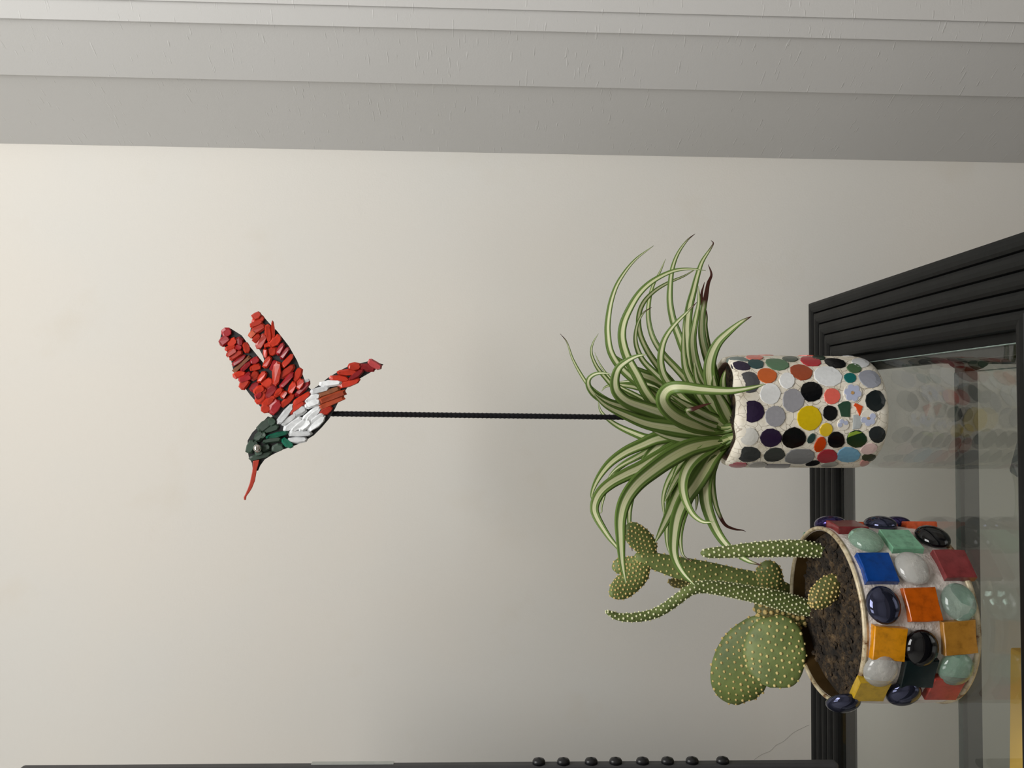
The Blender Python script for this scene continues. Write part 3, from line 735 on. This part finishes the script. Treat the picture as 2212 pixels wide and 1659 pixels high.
def chip_mat(name, col, rough=0.3, trans=0.0):
    t = NT(name); v = t.coord(); n = t.noise(v, 180, 4); oi = t.n('ShaderNodeObjectInfo')
    c = lin(col)
    k = t.ramp(n, [(0.3, tuple(x * 0.72 for x in c[:3]) + (1,)), (0.7, c)])
    hs = t.n('ShaderNodeHueSaturation'); t.l(k, hs.inputs['Color']); t.l(t.math('ADD', 0.72, t.math('MULTIPLY', oi.outputs['Random'], 0.5)), hs.inputs['Value'])
    t.set(Base_Color=hs.outputs[0], Roughness=rough, Transmission_Weight=trans)
    t.b.inputs['Subsurface Weight'].default_value = 0.0
    return t.m
CM = {'r': chip_mat('red_glass', '#c8361f'), 'd': chip_mat('dark_red_glass', '#a01f26'), 'k': chip_mat('beak_red_glass', '#a8301a', 0.4), 'o': chip_mat('orange_glass', '#b9481f', 0.6), 'b': chip_mat('brown_glass', '#96562f', 0.6),
      'w': chip_mat('white_glass', '#e9ebec', 0.4), 'g': chip_mat('dark_green_glass', '#354a3c', 0.45), 'e': chip_mat('emerald_glass', '#156a51', 0.35), 'p': chip_mat('pink_red_glass', '#b8484a', 0.12)}
def chip(fn, scale, x1, y1, x2, y2, w, m, h=None, z0=0.0):
    h = h or random.uniform(0.0022, 0.0042)
    dx, dy = x2 - x1, y2 - y1; L = math.hypot(dx, dy); dx /= L; dy /= L; nx, ny = -dy, dx; W = w * 0.68; x1 -= dx * L * 0.03; y1 -= dy * L * 0.03; L *= 1.06
    prof = [(0, -0.25), (0.13, -0.85), (0.55, -1.0), (0.92, -0.7), (1.0, 0.1), (0.86, 0.8), (0.45, 1.0), (0.06, 0.65)]
    if m in 'ob': prof = [(0, -0.8), (0.3, -0.95), (0.7, -0.9), (1.0, -0.75), (0.98, 0.1), (1.0, 0.8), (0.5, 0.95), (0.0, 0.9)]
    flip = random.choice((1, -1))
    base, top = [], []
    for a, b in prof:
        a += random.uniform(-.04, .04) * (1 if 0.02 < a < .98 else 0); b = b * flip * random.uniform(.72, 1.12)
        q = (x1 + dx * L * a + nx * W * b, y1 + dy * L * a + ny * W * b); base.append(fn(q))
        a2 = 0.5 + (a - 0.5) * 0.80; b2 = b * 0.66 + 0.12 * flip
        top.append(fn((x1 + dx * L * a2 + nx * W * b2, y1 + dy * L * a2 + ny * W * b2)))
    tl1, tl2 = random.uniform(-.25, .25), random.uniform(-.25, .25)
    v = [P(p[0], p[1], BD - 0.002 - z0) for p in base] + [P(p[0], p[1], BD - 0.002 - z0 - h * 0.5) for p in base]
    v += [P(p[0], p[1], BD - 0.002 - z0 - h * (1 + tl1 * (i / 4 - 1))) for i, p in enumerate(top)]
    n = len(prof)
    f = [tuple(range(n)), tuple(range(2 * n, 3 * n))]
    for k in (0, n): f += [(k + i, k + (i + 1) % n, k + n + (i + 1) % n, k + n + i) for i in range(n)]
    return mesh_obj('glass_chip', v, f, CM[m], bird)
fa = lambda p: (460 + p[0] / 6.914, 660 + p[1] / 6.914)
WING = [(590,190,715,115,100,'r'),(585,255,765,175,85,'r'),(555,310,745,230,75,'r'),(575,420,775,290,115,'r'),(545,470,620,390,70,'o'),(615,550,700,430,95,'r'),(670,650,775,425,105,'r'),(810,285,850,560,90,'r'),(892,225,910,520,40,'r'),(840,620,1005,450,105,'r'),
 (760,600,850,590,60,'r'),(775,640,790,790,66,'r'),(880,630,905,750,125,'r'),(960,740,1055,555,80,'d'),(1010,800,1140,625,75,'d'),(1035,920,1195,730,85,'r'),(995,1075,1215,890,105,'r'),(1010,1230,1200,1000,72,'d'),(1235,1140,1305,930,95,'r'),(965,840,935,1195,115,'r'),
 (870,970,940,820,80,'d'),(765,930,855,755,92,'r'),(680,1150,785,985,88,'r'),(745,1210,890,1110,135,'r'),(555,1100,680,995,95,'r'),(550,950,715,895,95,'r'),(555,850,690,790,85,'d'),(475,550,525,710,88,'r'),(350,490,440,590,95,'d'),(140,440,270,370,115,'d'),(100,580,240,480,118,'d'),
 (220,585,350,510,105,'r'),(175,650,340,600,70,'r'),(205,755,345,645,80,'r'),(245,800,440,685,88,'r'),(290,890,490,740,66,'d'),(310,985,550,765,60,'b'),(420,985,570,840,66,'d'),(300,1060,490,1000,86,'r'),(390,1130,570,1050,90,'d'),(415,1245,535,1100,118,'r'),(560,1270,690,1160,92,'d'),
 (610,1310,760,1210,95,'r'),(645,1460,775,1290,125,'r'),(790,1390,950,1210,118,'d'),(930,1360,1030,1230,80,'r'),(735,1510,940,1350,86,'r'),(715,1530,860,1550,100,'r'),(870,1620,990,1420,125,'d'),(1030,1390,1095,1275,66,'r'),(1140,1320,1225,1140,95,'r'),(1250,1250,1345,1100,86,'r'),
 (1225,1350,1450,1130,80,'d'),(1020,1510,1215,1320,82,'r'),(1205,1470,1450,1300,85,'r'),(1130,1610,1370,1440,95,'r'),(1360,1150,1440,1110,55,'w'),(640,1390,720,1290,80,'d'),(470,1080,560,1000,70,'d'),(330,620,430,640,80,'d'),(690,1330,800,1250,70,'r'),(820,1480,900,1380,70,'r')]
for x1, y1, x2, y2, w, mm in WING: chip(fa, 6.914, x1, y1, x2, y2, w, mm)
fb = lambda p: (560 + p[0] / 7.373, 760 + p[1] / 7.373)
BODY = [(300,1150,530,830,92,'w'),(550,1000,740,890,120,'w'),(690,1080,970,860,88,'w'),(750,1105,980,900,88,'w'),(360,1160,600,1000,92,'w'),(395,1260,680,1050,110,'w'),(505,1270,745,1080,92,'w'),(635,1255,815,1100,118,'w'),(810,1140,1030,990,92,'w'),(780,1255,1045,1020,100,'w'),
 (465,1310,845,1300,92,'w'),(440,1405,770,1400,88,'w'),(730,880,975,775,118,'w'),(730,795,965,670,100,'w'),(815,655,1115,560,86,'w'),(960,520,1310,485,90,'w'),
 (950,705,1280,580,76,'b'),(960,790,1370,635,84,'o'),(960,890,1350,720,80,'o'),(960,985,1170,890,96,'r'),(1260,555,1605,440,90,'r'),(1120,405,1440,455,88,'r'),(1240,330,1570,325,84,'r'),(1430,450,1670,280,78,'d'),(1410,245,1620,225,98,'r'),(1600,230,1845,275,118,'d')]
for x1, y1, x2, y2, w, mm in BODY: chip(fb, 7.373, x1, y1, x2, y2, w, mm)
chip(fb, 7.373, 1745, 130, 1945, 265, 105, 'p', 0.005)['label'] = 'glossy pinkish red chip at the tail tip'
fc = lambda p: (510 + p[0] / 6.636, 840 + p[1] / 6.636)
for x1, y1, x2, y2, w, mm in [(310,600,540,440,140,'g'),(390,610,610,530,92,'g'),(280,750,370,610,110,'g'),(175,920,250,740,100,'g'),(380,760,650,715,72,'g'),(505,860,680,835,95,'g'),(190,1010,510,905,84,'g'),(360,870,490,835,86,'g'),(450,470,570,480,110,'g'),(270,930,380,900,80,'g'),(250,800,300,760,70,'g'),(330,680,430,650,80,'g')]:
    chip(fc, 6.636, x1, y1, x2, y2, w, mm)
chip(fc, 6.636, 430, 695, 745, 625, 60, 'e', 0.004, 0.0012); chip(fc, 6.636, 660, 715, 815, 835, 88, 'e', 0.004)
M_eye = NT('silver_ball').set(Base_Color='#d8d6d0', Metallic=1.0, Roughness=0.18).m
ev = fc((308, 850)); ec = P(ev[0], ev[1], BD - 0.0085)
v, f = lathe([(0.0002 + 0.0040 * math.sin(math.pi * k / 10), 0.0040 * -math.cos(math.pi * k / 10)) for k in range(11)], 0, 0, 20)
mesh_obj('eye', [Vector(p) + ec for p in v], f, M_eye, bird, True)['label'] = 'silver ball eye'
BEAK = [(240,1035),(335,1015),(318,1090),(300,1150),(285,1240),(270,1320),(230,1420),(190,1485),(150,1540),(140,1595),(112,1592),(110,1550),(140,1490),(170,1420),(195,1350),(210,1280),(228,1200),(235,1150),(238,1090)]
o = mesh_obj('beak', *prism([fc(p) for p in BEAK], lambda p, t: P(p[0], p[1], t), BD - 0.0052, BD - 0.0012), CM['k'], bird); o['label'] = 'long thin red beak'; bevel(o, 0.0005)
# ribbed rod
ra, rb = P(700, 893.5, BD + 0.0045), Vector((P(1592, 907, BD).x, BD + 0.026, crown.z - 0.03))
N = 420; pts = [ra.lerp(rb, i / N) for i in range(N + 1)]
v, f = [], []
T = (rb - ra).normalized(); a = T.cross(Vector((0, 1, 0))).normalized(); b = T.cross(a)
nn = 14; Ltot = (rb - ra).length
for i, p in enumerate(pts):
    for j in range(nn):
        th = 2 * math.pi * j / nn
        ph = (i / N * Ltot) / 0.0044 * 2 * math.pi + 1.2 * math.sin(2 * th)
        r = 0.0025 + 0.00045 * max(0, math.cos(ph)) ** 2
        v.append(p + (a * math.cos(th) + b * math.sin(th)) * r)
for i in range(N):
    for j in range(nn): f.append((i * nn + j, i * nn + (j + 1) % nn, (i + 1) * nn + (j + 1) % nn, (i + 1) * nn + j))
f.append(tuple(range(nn))); f.append(tuple(N * nn + j for j in reversed(range(nn))))
mesh_obj('rod', v, f, M_rod, bird, True)

# ------------------------------------------------------------------ cactus tin
tf = on_z(2127, 1345, GLASS_Z)
TR = 0.0738
tc = Vector((P(1800, 1322, tf.y + TR).x, tf.y + TR, GLASS_Z))
tin_h = P(1868, 1335, tf.y).z - GLASS_Z
tin = thing('jewelled_tin', tc, 'low round tin covered in square glass tiles and glass gems, holding the cacti', 'pot')
def glue():
    t = NT('whitish_glue_coat'); v = t.coord(); n = t.noise(v, 60, 5, 0.6); n2 = t.noise(v, 150, 4)
    c = t.ramp(n, [(0.3, '#b9ada4'), (0.5, '#d4cbc4'), (0.7, '#e6e0da')])
    c = t.mix(t.ramp(n2, [(0.62, (0, 0, 0, 1)), (0.75, (0.5, 0.5, 0.5, 1))]), c, '#8d7f75')
    t.set(Base_Color=c, Roughness=0.3); t.bump(t.math('ADD', n, t.math('MULTIPLY', n2, 0.5)), 0.8, 0.004); return t.m
M_glue = glue()
def tinm():
    t = NT('aged_tin_metal'); v = t.coord(); n = t.noise(v, 70, 6, 0.7)
    t.set(Base_Color=t.ramp(n, [(0.36, '#6a4424'), (0.46, '#b5a687'), (0.65, '#d6cab0')]), Metallic=0.25, Roughness=0.42); return t.m
M_tin = tinm()
prof = [(0.0005, 0.0022), (TR - 0.006, 0.0022), (TR - 0.004, 0.004)] + [(TR - 0.0035 + 0.0010 * math.sin(math.pi * k / 16), 0.004 + (tin_h - 0.008) * k / 16) for k in range(17)] + [(TR - 0.0038, tin_h - 0.0035), (TR - 0.006, tin_h - 0.0035), (TR - 0.0062, 0.008), (0.0005, 0.008)]
def jit_tin(a, j, r, z):
    w = 0.0012 * noise.noise((math.cos(a) * 6, math.sin(a) * 6, z * 70)) if 2 < j < 18 else 0
    return (r + w, z + GLASS_Z)
mesh_obj('tin_body', *lathe(prof, tc.x, tc.y, 128, jit_tin), M_glue, tin, True)
def ring(r, z, rad, n=10):
    return lathe([(r + rad * math.cos(6.2832 * k / n), z + rad * 1.4 * math.sin(6.2832 * k / n)) for k in range(n + 1)], tc.x, tc.y, 96, lambda a, j, rr, zz: (rr, zz + GLASS_Z))
v, f = ring(TR - 0.0042, tin_h - 0.0030, 0.0017); mesh_obj('tin_rim', v, f[:-2], M_tin, tin, True)
v, f = ring(TR - 0.0036, 0.0026, 0.0018); mesh_obj('tin_base_rim', v, f[:-2], M_tin, tin, True)
v, f = lathe([(TR - 0.0064, 0.01), (TR - 0.0064, tin_h - 0.003)], tc.x, tc.y, 96, lambda a, j, rr, zz: (rr, zz + GLASS_Z)); mesh_obj('tin_lining', v, f[:-2], plain('brown_lacquered_tin', '#5a4527', 0.25, 0.35, 40, Metallic=0.5), tin, True)
SZ = GLASS_Z + tin_h - 0.014
tin_soil = soil_disc(tc.x, tc.y, SZ, TR - 0.0066, 0.0050, tin, 8.0, 1500, (0.0008, 0.0032))

def gem_mat(name, col, trans, rough=0.03, metal=0.0, spec=0.5, coat=0.0):
    t = NT(name); v = t.coord(); n = t.noise(v, 45, 3); c = lin(col)
    t.set(Base_Color=t.ramp(n, [(0.3, tuple(x * 0.8 for x in c[:3]) + (1,)), (0.7, c)]), Roughness=rough, Metallic=metal, Transmission_Weight=trans, Specular_IOR_Level=spec, Coat_Weight=coat)
    t.b.inputs['IOR'].default_value = 1.5
    return t.m
GM = {'mint': gem_mat('mint_glass', '#b5dcc6', 0.75), 'black': gem_mat('black_glass', '#0a0a0d', 0.0), 'clear': gem_mat('clear_glass', '#f4f6f2', 0.72), 'night': gem_mat('iridescent_dark_glass', '#474a60', 0.0, 0.05, 0.8),
      'aqua': gem_mat('pale_aqua_glass', '#cfeadd', 0.85), 'violet': gem_mat('iridescent_violet_glass', '#3a3160', 0.0, 0.07, 0.8)}
def sq_mat(name, col, trans=0.25):
    t = NT(name); v = t.coord('Object', (1, 1, 1)); n = t.noise(v, 130, 5, 0.65); c = lin(col)
    t.set(Base_Color=t.ramp(n, [(0.25, tuple(x * 0.55 for x in c[:3]) + (1,)), (0.5, c), (0.8, tuple(min(1, x * 1.25) for x in c[:3]) + (1,))]), Roughness=0.14, Transmission_Weight=trans); t.bump(n, 0.08, 0.001); return t.m
QM = {k: sq_mat(k + '_glass_tile', c, tr) for k, c, tr in (('maroon', '#7a3032', .1), ('mint', '#82ba98', .3), ('orange', '#c05808', .15), ('blue', '#0a4290', .1), ('amber', '#d98f0e', .15), ('brown', '#a9762c', .15), ('dark', '#101d1e', 0), ('yellow', '#bf9a20', .15), ('red', '#a83c32', .15), ('scarlet', '#cf5932', .15))}
def c6(x, y): return (1680 + x / 3.606, 1080 + y / 3.606)
def hit_tin(x, y, R):
    r = ray(x, y); o2 = Vector((CAM.x - tc.x, CAM.y - tc.y)); d2 = Vector((r.x, r.y))
    a = d2.dot(d2); b = 2 * o2.dot(d2); c = o2.dot(o2) - R * R; D = b * b - 4 * a * c
    if D < 0:
        t = -b / (2 * a); p = CAM + r * t; k = Vector((p.x - tc.x, p.y - tc.y)).normalized() * R
        return math.atan2(k.y, k.x), p.z
    t = (-b - math.sqrt(D)) / (2 * a); p = CAM + r * t
    return math.atan2(p.y - tc.y, p.x - tc.x), p.z
def tin_frame(th, z, R):
    n = Vector((math.cos(th), math.sin(th), 0)); tx = Vector((-math.sin(th), math.cos(th), 0)); return Vector((tc.x, tc.y, z)) + n * R, n, tx, Vector((0, 0, 1))
def gem(th, z, m, ra=0.0142, rb=0.0132, rot=0.0):
    o, n, tx, tz = tin_frame(th, z, TR - 0.0024)
    ca, sa = math.cos(rot), math.sin(rot); e1 = tx * ca + tz * sa; e2 = tz * ca - tx * sa
    v, f = [], []; K, N2 = 9, 24
    prof = [(0.80, -0.0012), (0.96, 0.0002), (1.0, 0.0018), (0.97, 0.0036), (0.88, 0.0054), (0.72, 0.0070), (0.5, 0.0083), (0.26, 0.0091), (0.06, 0.0093)]
    for k, (s, h) in enumerate(prof):
        for j in range(N2):
            a = 6.28319 * j / N2; v.append(o + e1 * (ra * s * math.cos(a)) + e2 * (rb * s * math.sin(a)) + n * h)
    for k in range(len(prof) - 1):
        for j in range(N2): f.append((k * N2 + j, k * N2 + (j + 1) % N2, (k + 1) * N2 + (j + 1) % N2, (k + 1) * N2 + j))
    f.append(tuple(range(N2))); f.append(tuple((len(prof) - 1) * N2 + j for j in range(N2)))
    return mesh_obj('glass_gem', v, f, GM[m], tin, True)
def square(th, z, m, s=0.0126, rot=0.0, h=0.0042, sz=None):
    o, n, tx, tz = tin_frame(th, z, TR - 0.0024); sz = sz or s
    ca, sa = math.cos(rot), math.sin(rot); e1 = tx * ca + tz * sa; e2 = tz * ca - tx * sa
    pts = []
    for a, b in ((-1, -1), (0, -1), (1, -1), (1, 0), (1, 1), (0, 1), (-1, 1), (-1, 0)):
        pts.append(o + e1 * (s * a * random.uniform(.96, 1.03)) + e2 * (sz * b * random.uniform(.96, 1.03)) + n * h)
    return mesh_obj('glass_tile', *slab(pts, n, h + 0.002, 0.0007), QM[m], tin)
used = []
for kind, x, y, m_, kw in [
 ('g', 435, 140, 'violet', {'dth': .10}), ('g', 800, 150, 'night', {}), ('g', 960, 105, 'violet', {'dth': .16}), ('g', 695, 278, 'mint', {}), ('g', 1215, 252, 'black', {}), ('g', 1065, 510, 'clear', {}), ('g', 845, 815, 'night', {}), ('g', 1435, 790, 'aqua', {}),
 ('g', 1143, 1172, 'black', {}), ('g', 1412, 1345, 'mint', {}), ('g', 825, 1358, 'clear', {}), ('g', 1015, 1520, 'night', {'dth': -.06}), ('g', 590, 1530, 'night', {'dth': -.26}),
 ('t', 540, 180, 'maroon', {}), ('t', 965, 298, 'mint', {}), ('t', 1060, 148, 'scarlet', {}), ('t', 785, 515, 'blue', {}), ('t', 1385, 490, 'maroon', {}), ('t', 1138, 812, 'orange', {'rot': 0.03}), ('t', 880, 1128, 'amber', {'rot': -0.07}),
 ('t', 1430, 1078, 'brown', {'rot': 0.08}), ('t', 1110, 1365, 'dark', {}), ('t', 735, 1500, 'yellow', {}), ('t', 1310, 1482, 'red', {})]:
    th, z = hit_tin(*c6(x, y), TR + (0.004 if kind == 'g' else 0.002))
    th += kw.pop('dth', 0.0)
    (gem if kind == 'g' else square)(th, z, m_, **kw); used.append((th, z))
# the far side carries on the chequer of tiles and gems
for row in range(3):
    for k in range(18):
        th = R_(k * 20 + 10); z = GLASS_Z + 0.017 + row * 0.0285
        if any(abs((th - t2 + math.pi) % (2 * math.pi) - math.pi) < 0.36 and abs(z - z2) < 0.025 for t2, z2 in used): continue
        tt = (th + math.pi) % (2 * math.pi) - math.pi
        if not 0.5 < tt < math.pi - 0.45: continue
        if (k + row) % 2: gem(th, z, random.choice(list(GM)))
        else: square(th, z, random.choice(list(QM)))

# ------------------------------------------------------------------ cacti
def cactus_mat(name, g1, g2, brown=0.0):
    t = NT(name); v = t.coord(); n = t.noise(v, 45, 4); n2 = t.noise(v, 300, 4)
    c = t.ramp(n, [(0.3, g1), (0.7, g2)])
    if brown: c = t.mix(t.ramp(t.noise(v, 60, 4), [(0.5 - brown * 0.2, (0, 0, 0, 1)), (0.75, (1, 1, 1, 1))]), c, '#6b5a30')
    c = t.mix(t.ramp(n2, [(0.62, (0, 0, 0, 1)), (0.8, (0.35, 0.35, 0.35, 1))]), c, '#8fa06a')
    t.set(Base_Color=c, Roughness=0.55); t.bump(n2, 0.2, 0.001); return t.m
M_cac = cactus_mat('cactus_skin', '#505f2b', '#727f44'); M_cacb = cactus_mat('cactus_skin_corky', '#465628', '#5f7038', 1.0)
M_tuft = plain('cream_tufts', '#cdbb7c', 0.8, 0.15, 800); M_tufty = plain('ochre_tufts', '#cbb273', 0.8, 0.2, 800); M_tuftw = plain('whitish_tufts', '#dcdcb4', 0.8, 0.12, 800)
def c5(p): return (1280 + p[0] / 3.568, 1100 + p[1] / 3.568)
def pad(parent, name, pts, hw, d0, d1, thick, spacing, tr, mat, tuft, dcurve=None, label=None, seed=0):
    """lofted pad: pts from base to tip in crop pixels with half widths hw; depth goes from d0 to d1."""
    spacing *= 0.88
    q = [c5(p) for p in pts]; k = len(q)
    p3 = [P(x, y, d0 + (d1 - d0) * i / (k - 1)) for i, (x, y) in enumerate(q)]
    dm = (d0 + d1) / 2
    cl = catmull(p3, 8); ws = [w.x for w in catmull([Vector((px(w / 3.568, dm), 0, 0)) for w in hw], 8)]
    n = len(cl); NR = 22; V_, F_ = [], []; frames = []
    acc = [0.0]
    for i in range(1, n): acc.append(acc[-1] + (cl[i] - cl[i - 1]).length)
    for i, p in enumerate(cl):
        T = (cl[min(i + 1, n - 1)] - cl[max(i - 1, 0)]).normalized()
        vd = (p - CAM).normalized(); b = vd - T * vd.dot(T); b.normalize(); a = T.cross(b)
        aw = max(ws[i], 0.0004); bw = aw * thick if thick >= 0.8 else max(min(aw * 0.9, max(ws) * thick * (aw / max(ws)) ** 0.4), 0.0003)
        frames.append((p, a, b, aw, bw))
        for j in range(NR):
            th = 6.28319 * j / NR
            V_.append(p + a * (aw * math.cos(th)) + b * (bw * math.sin(th)))
    for i in range(n - 1):
        for j in range(NR): F_.append((i * NR + j, i * NR + (j + 1) % NR, (i + 1) * NR + (j + 1) % NR, (i + 1) * NR + j))
    F_.append(tuple(range(NR))); F_.append(tuple((n - 1) * NR + j for j in reversed(range(NR))))
    o = mesh_obj(name, V_, F_, mat, parent, True)
    if label: o['label'] = label
    rng = random.Random(seed + len(pts) * 7 + int(d0 * 1e4))
    out = ([], []); s = spacing * 0.4; row = 0
    while s < acc[-1] + spacing * 0.2:
        ss = min(s, acc[-1] * 0.995); i = max(j for j in range(n) if acc[j] <= ss + 1e-9); i2 = min(i + 1, n - 1)
        t = 0 if i2 == i else (ss - acc[i]) / max(1e-9, acc[i2] - acc[i])
        p = frames[i][0].lerp(frames[i2][0], t); a = frames[i][1]; b = frames[i][2]; aw = frames[i][3] * (1 - t) + frames[i2][3] * t; bw = frames[i][4] * (1 - t) + frames[i2][4] * t
        per = math.pi * (3 * (aw + bw) - math.sqrt((3 * aw + bw) * (aw + 3 * bw))); cnt = max(4, int(per / spacing + 0.5))
        # even steps around the ellipse
        tab = [0.0]
        M2 = 96
        for g in range(1, M2 + 1):
            t0, t1 = 6.28319 * (g - 1) / M2, 6.28319 * g / M2
            tab.append(tab[-1] + math.hypot(aw * (math.cos(t1) - math.cos(t0)), bw * (math.sin(t1) - math.sin(t0))))
        for c in range(cnt):
            want = ((c + 0.5 * (row % 2) + rng.uniform(-.12, .12)) / cnt % 1.0) * tab[-1]
            g = max(x for x in range(M2 + 1) if tab[x] <= want); th = 6.28319 * (g + (want - tab[g]) / max(1e-9, tab[min(g + 1, M2)] - tab[g])) / M2
            pos = p + a * (aw * math.cos(th)) + b * (bw * math.sin(th)) 
            r = tr * 1.25 * rng.uniform(.8, 1.2)
            ico(pos, r, out)
        s += spacing * 0.87; row += 1
    mesh_obj('spine_tufts', out[0], out[1], tuft, o, False, kind='stuff')
    return o
base_d = on_z(*c5((1640, 740)), SZ).y
cac = thing('cactus', (on_z(*c5((1640, 740)), SZ).x, base_d, SZ), 'branching green prickly pear cactus with flat dotted pads in the jewelled tin', 'cactus')
fd = base_d
pad(cac, 'stem', [(1800,800),(1560,735),(1400,690),(1250,660),(1050,620),(880,600),(760,620),(640,705),(520,785),(380,828),(220,832),(130,800),(106,786)], [50,70,68,60,57,48,42,40,38,36,30,20,6], fd - .01, fd - .03, 0.95, 0.0052, 0.00085, M_cac, M_tuftw, label='thin stem bending up to a narrow tip')
pad(cac, 'pad', [(1720,720),(1600,690),(1450,620),(1260,555),(1100,535),(900,500),(700,460),(550,420),(420,385),(350,365),(325,358)], [45,58,70,72,82,92,88,74,60,38,10], fd + .012, fd + .03, 0.42, 0.0066, 0.0009, M_cac, M_tuft)
pad(cac, 'pad', [(480,352),(450,330),(400,265),(340,205),(290,150),(262,130)], [30,62,88,90,66,16], fd + .03, fd + .022, 0.42, 0.0050, 0.0009, M_cac, M_tufty)
pad(cac, 'pad', [(420,395),(360,400),(280,425),(205,440),(172,446),(160,448)], [22,44,58,60,40,10], fd + .028, fd + .035, 0.5, 0.0048, 0.0009, M_cac, M_tufty)
pad(cac, 'pad', [(420,425),(370,480),(300,550),(220,610),(165,645),(142,658)], [32,78,88,86,55,14], fd + .026, fd + .012, 0.42, 0.0048, 0.0009, M_cac, M_tufty)
pad(cac, 'pad', [(800,600),(740,590),(680,575),(620,562),(585,552)], [18,32,36,34,10], fd + .045, fd + .05, 0.6, 0.0042, 0.0008, M_cacb, M_tuft)
pad(cac, 'pad', [(1400,610),(1380,560),(1360,500),(1345,440),(1335,412)], [60,90,98,80,20], fd + .002, fd - .004, 0.5, 0.0052, 0.00095, M_cac, M_tufty)
pad(cac, 'pad', [(1640,820),(1560,830),(1460,800),(1370,780),(1300,760),(1250,745)], [60,92,105,105,80,25], fd - .004, fd + .012, 0.7, 0.0062, 0.0019, M_cacb, M_tufty, label='knobbly brown old pad')
pad(cac, 'pad', [(1340,850),(1285,930),(1215,1060),(1150,1200),(1112,1340),(1105,1440),(1110,1492)], [60,130,195,215,205,150,35], fd - .0, fd + .02, 0.22, 0.0076, 0.0011, M_cac, M_tufty, label='large flat oval pad behind')
pad(cac, 'pad', [(1490,830),(1470,900),(1430,1000),(1400,1110),(1380,1220),(1350,1310),(1335,1362)], [50,150,215,230,215,150,35], fd - .014, fd - .022, 0.2, 0.0076, 0.0011, M_cac, M_tuft, label='large flat oval pad in front')
sd = on_z(*c5((1900, 600)), SZ).y
pad(cac, 'pad', [(1905,560),(1860,575),(1800,630),(1745,690),(1705,725),(1690,738)], [45,80,92,82,50,14], sd + .0, sd - .012, 0.6, 0.0046, 0.0009, M_cacb, M_tufty, label='small yellowing pad low over the soil')
r_d = on_z(*c5((1760, 320)), SZ).y
cs = thing('finger_cactus', (on_z(*c5((1760, 320)), SZ).x, r_d, SZ), 'single upright finger-shaped green cactus stem near the far rim of the tin', 'cactus')
pad(cs, 'stem', [(1800,325),(1700,312),(1600,302),(1400,305),(1200,315),(1050,328),(920,336),(860,338),(832,338)], [50,58,64,62,55,46,40,30,8], r_d, r_d + .004, 0.95, 0.0056, 0.0009, M_cac, M_tuftw)

for o in bpy.data.objects:
    if '_org' in o: del o['_org']
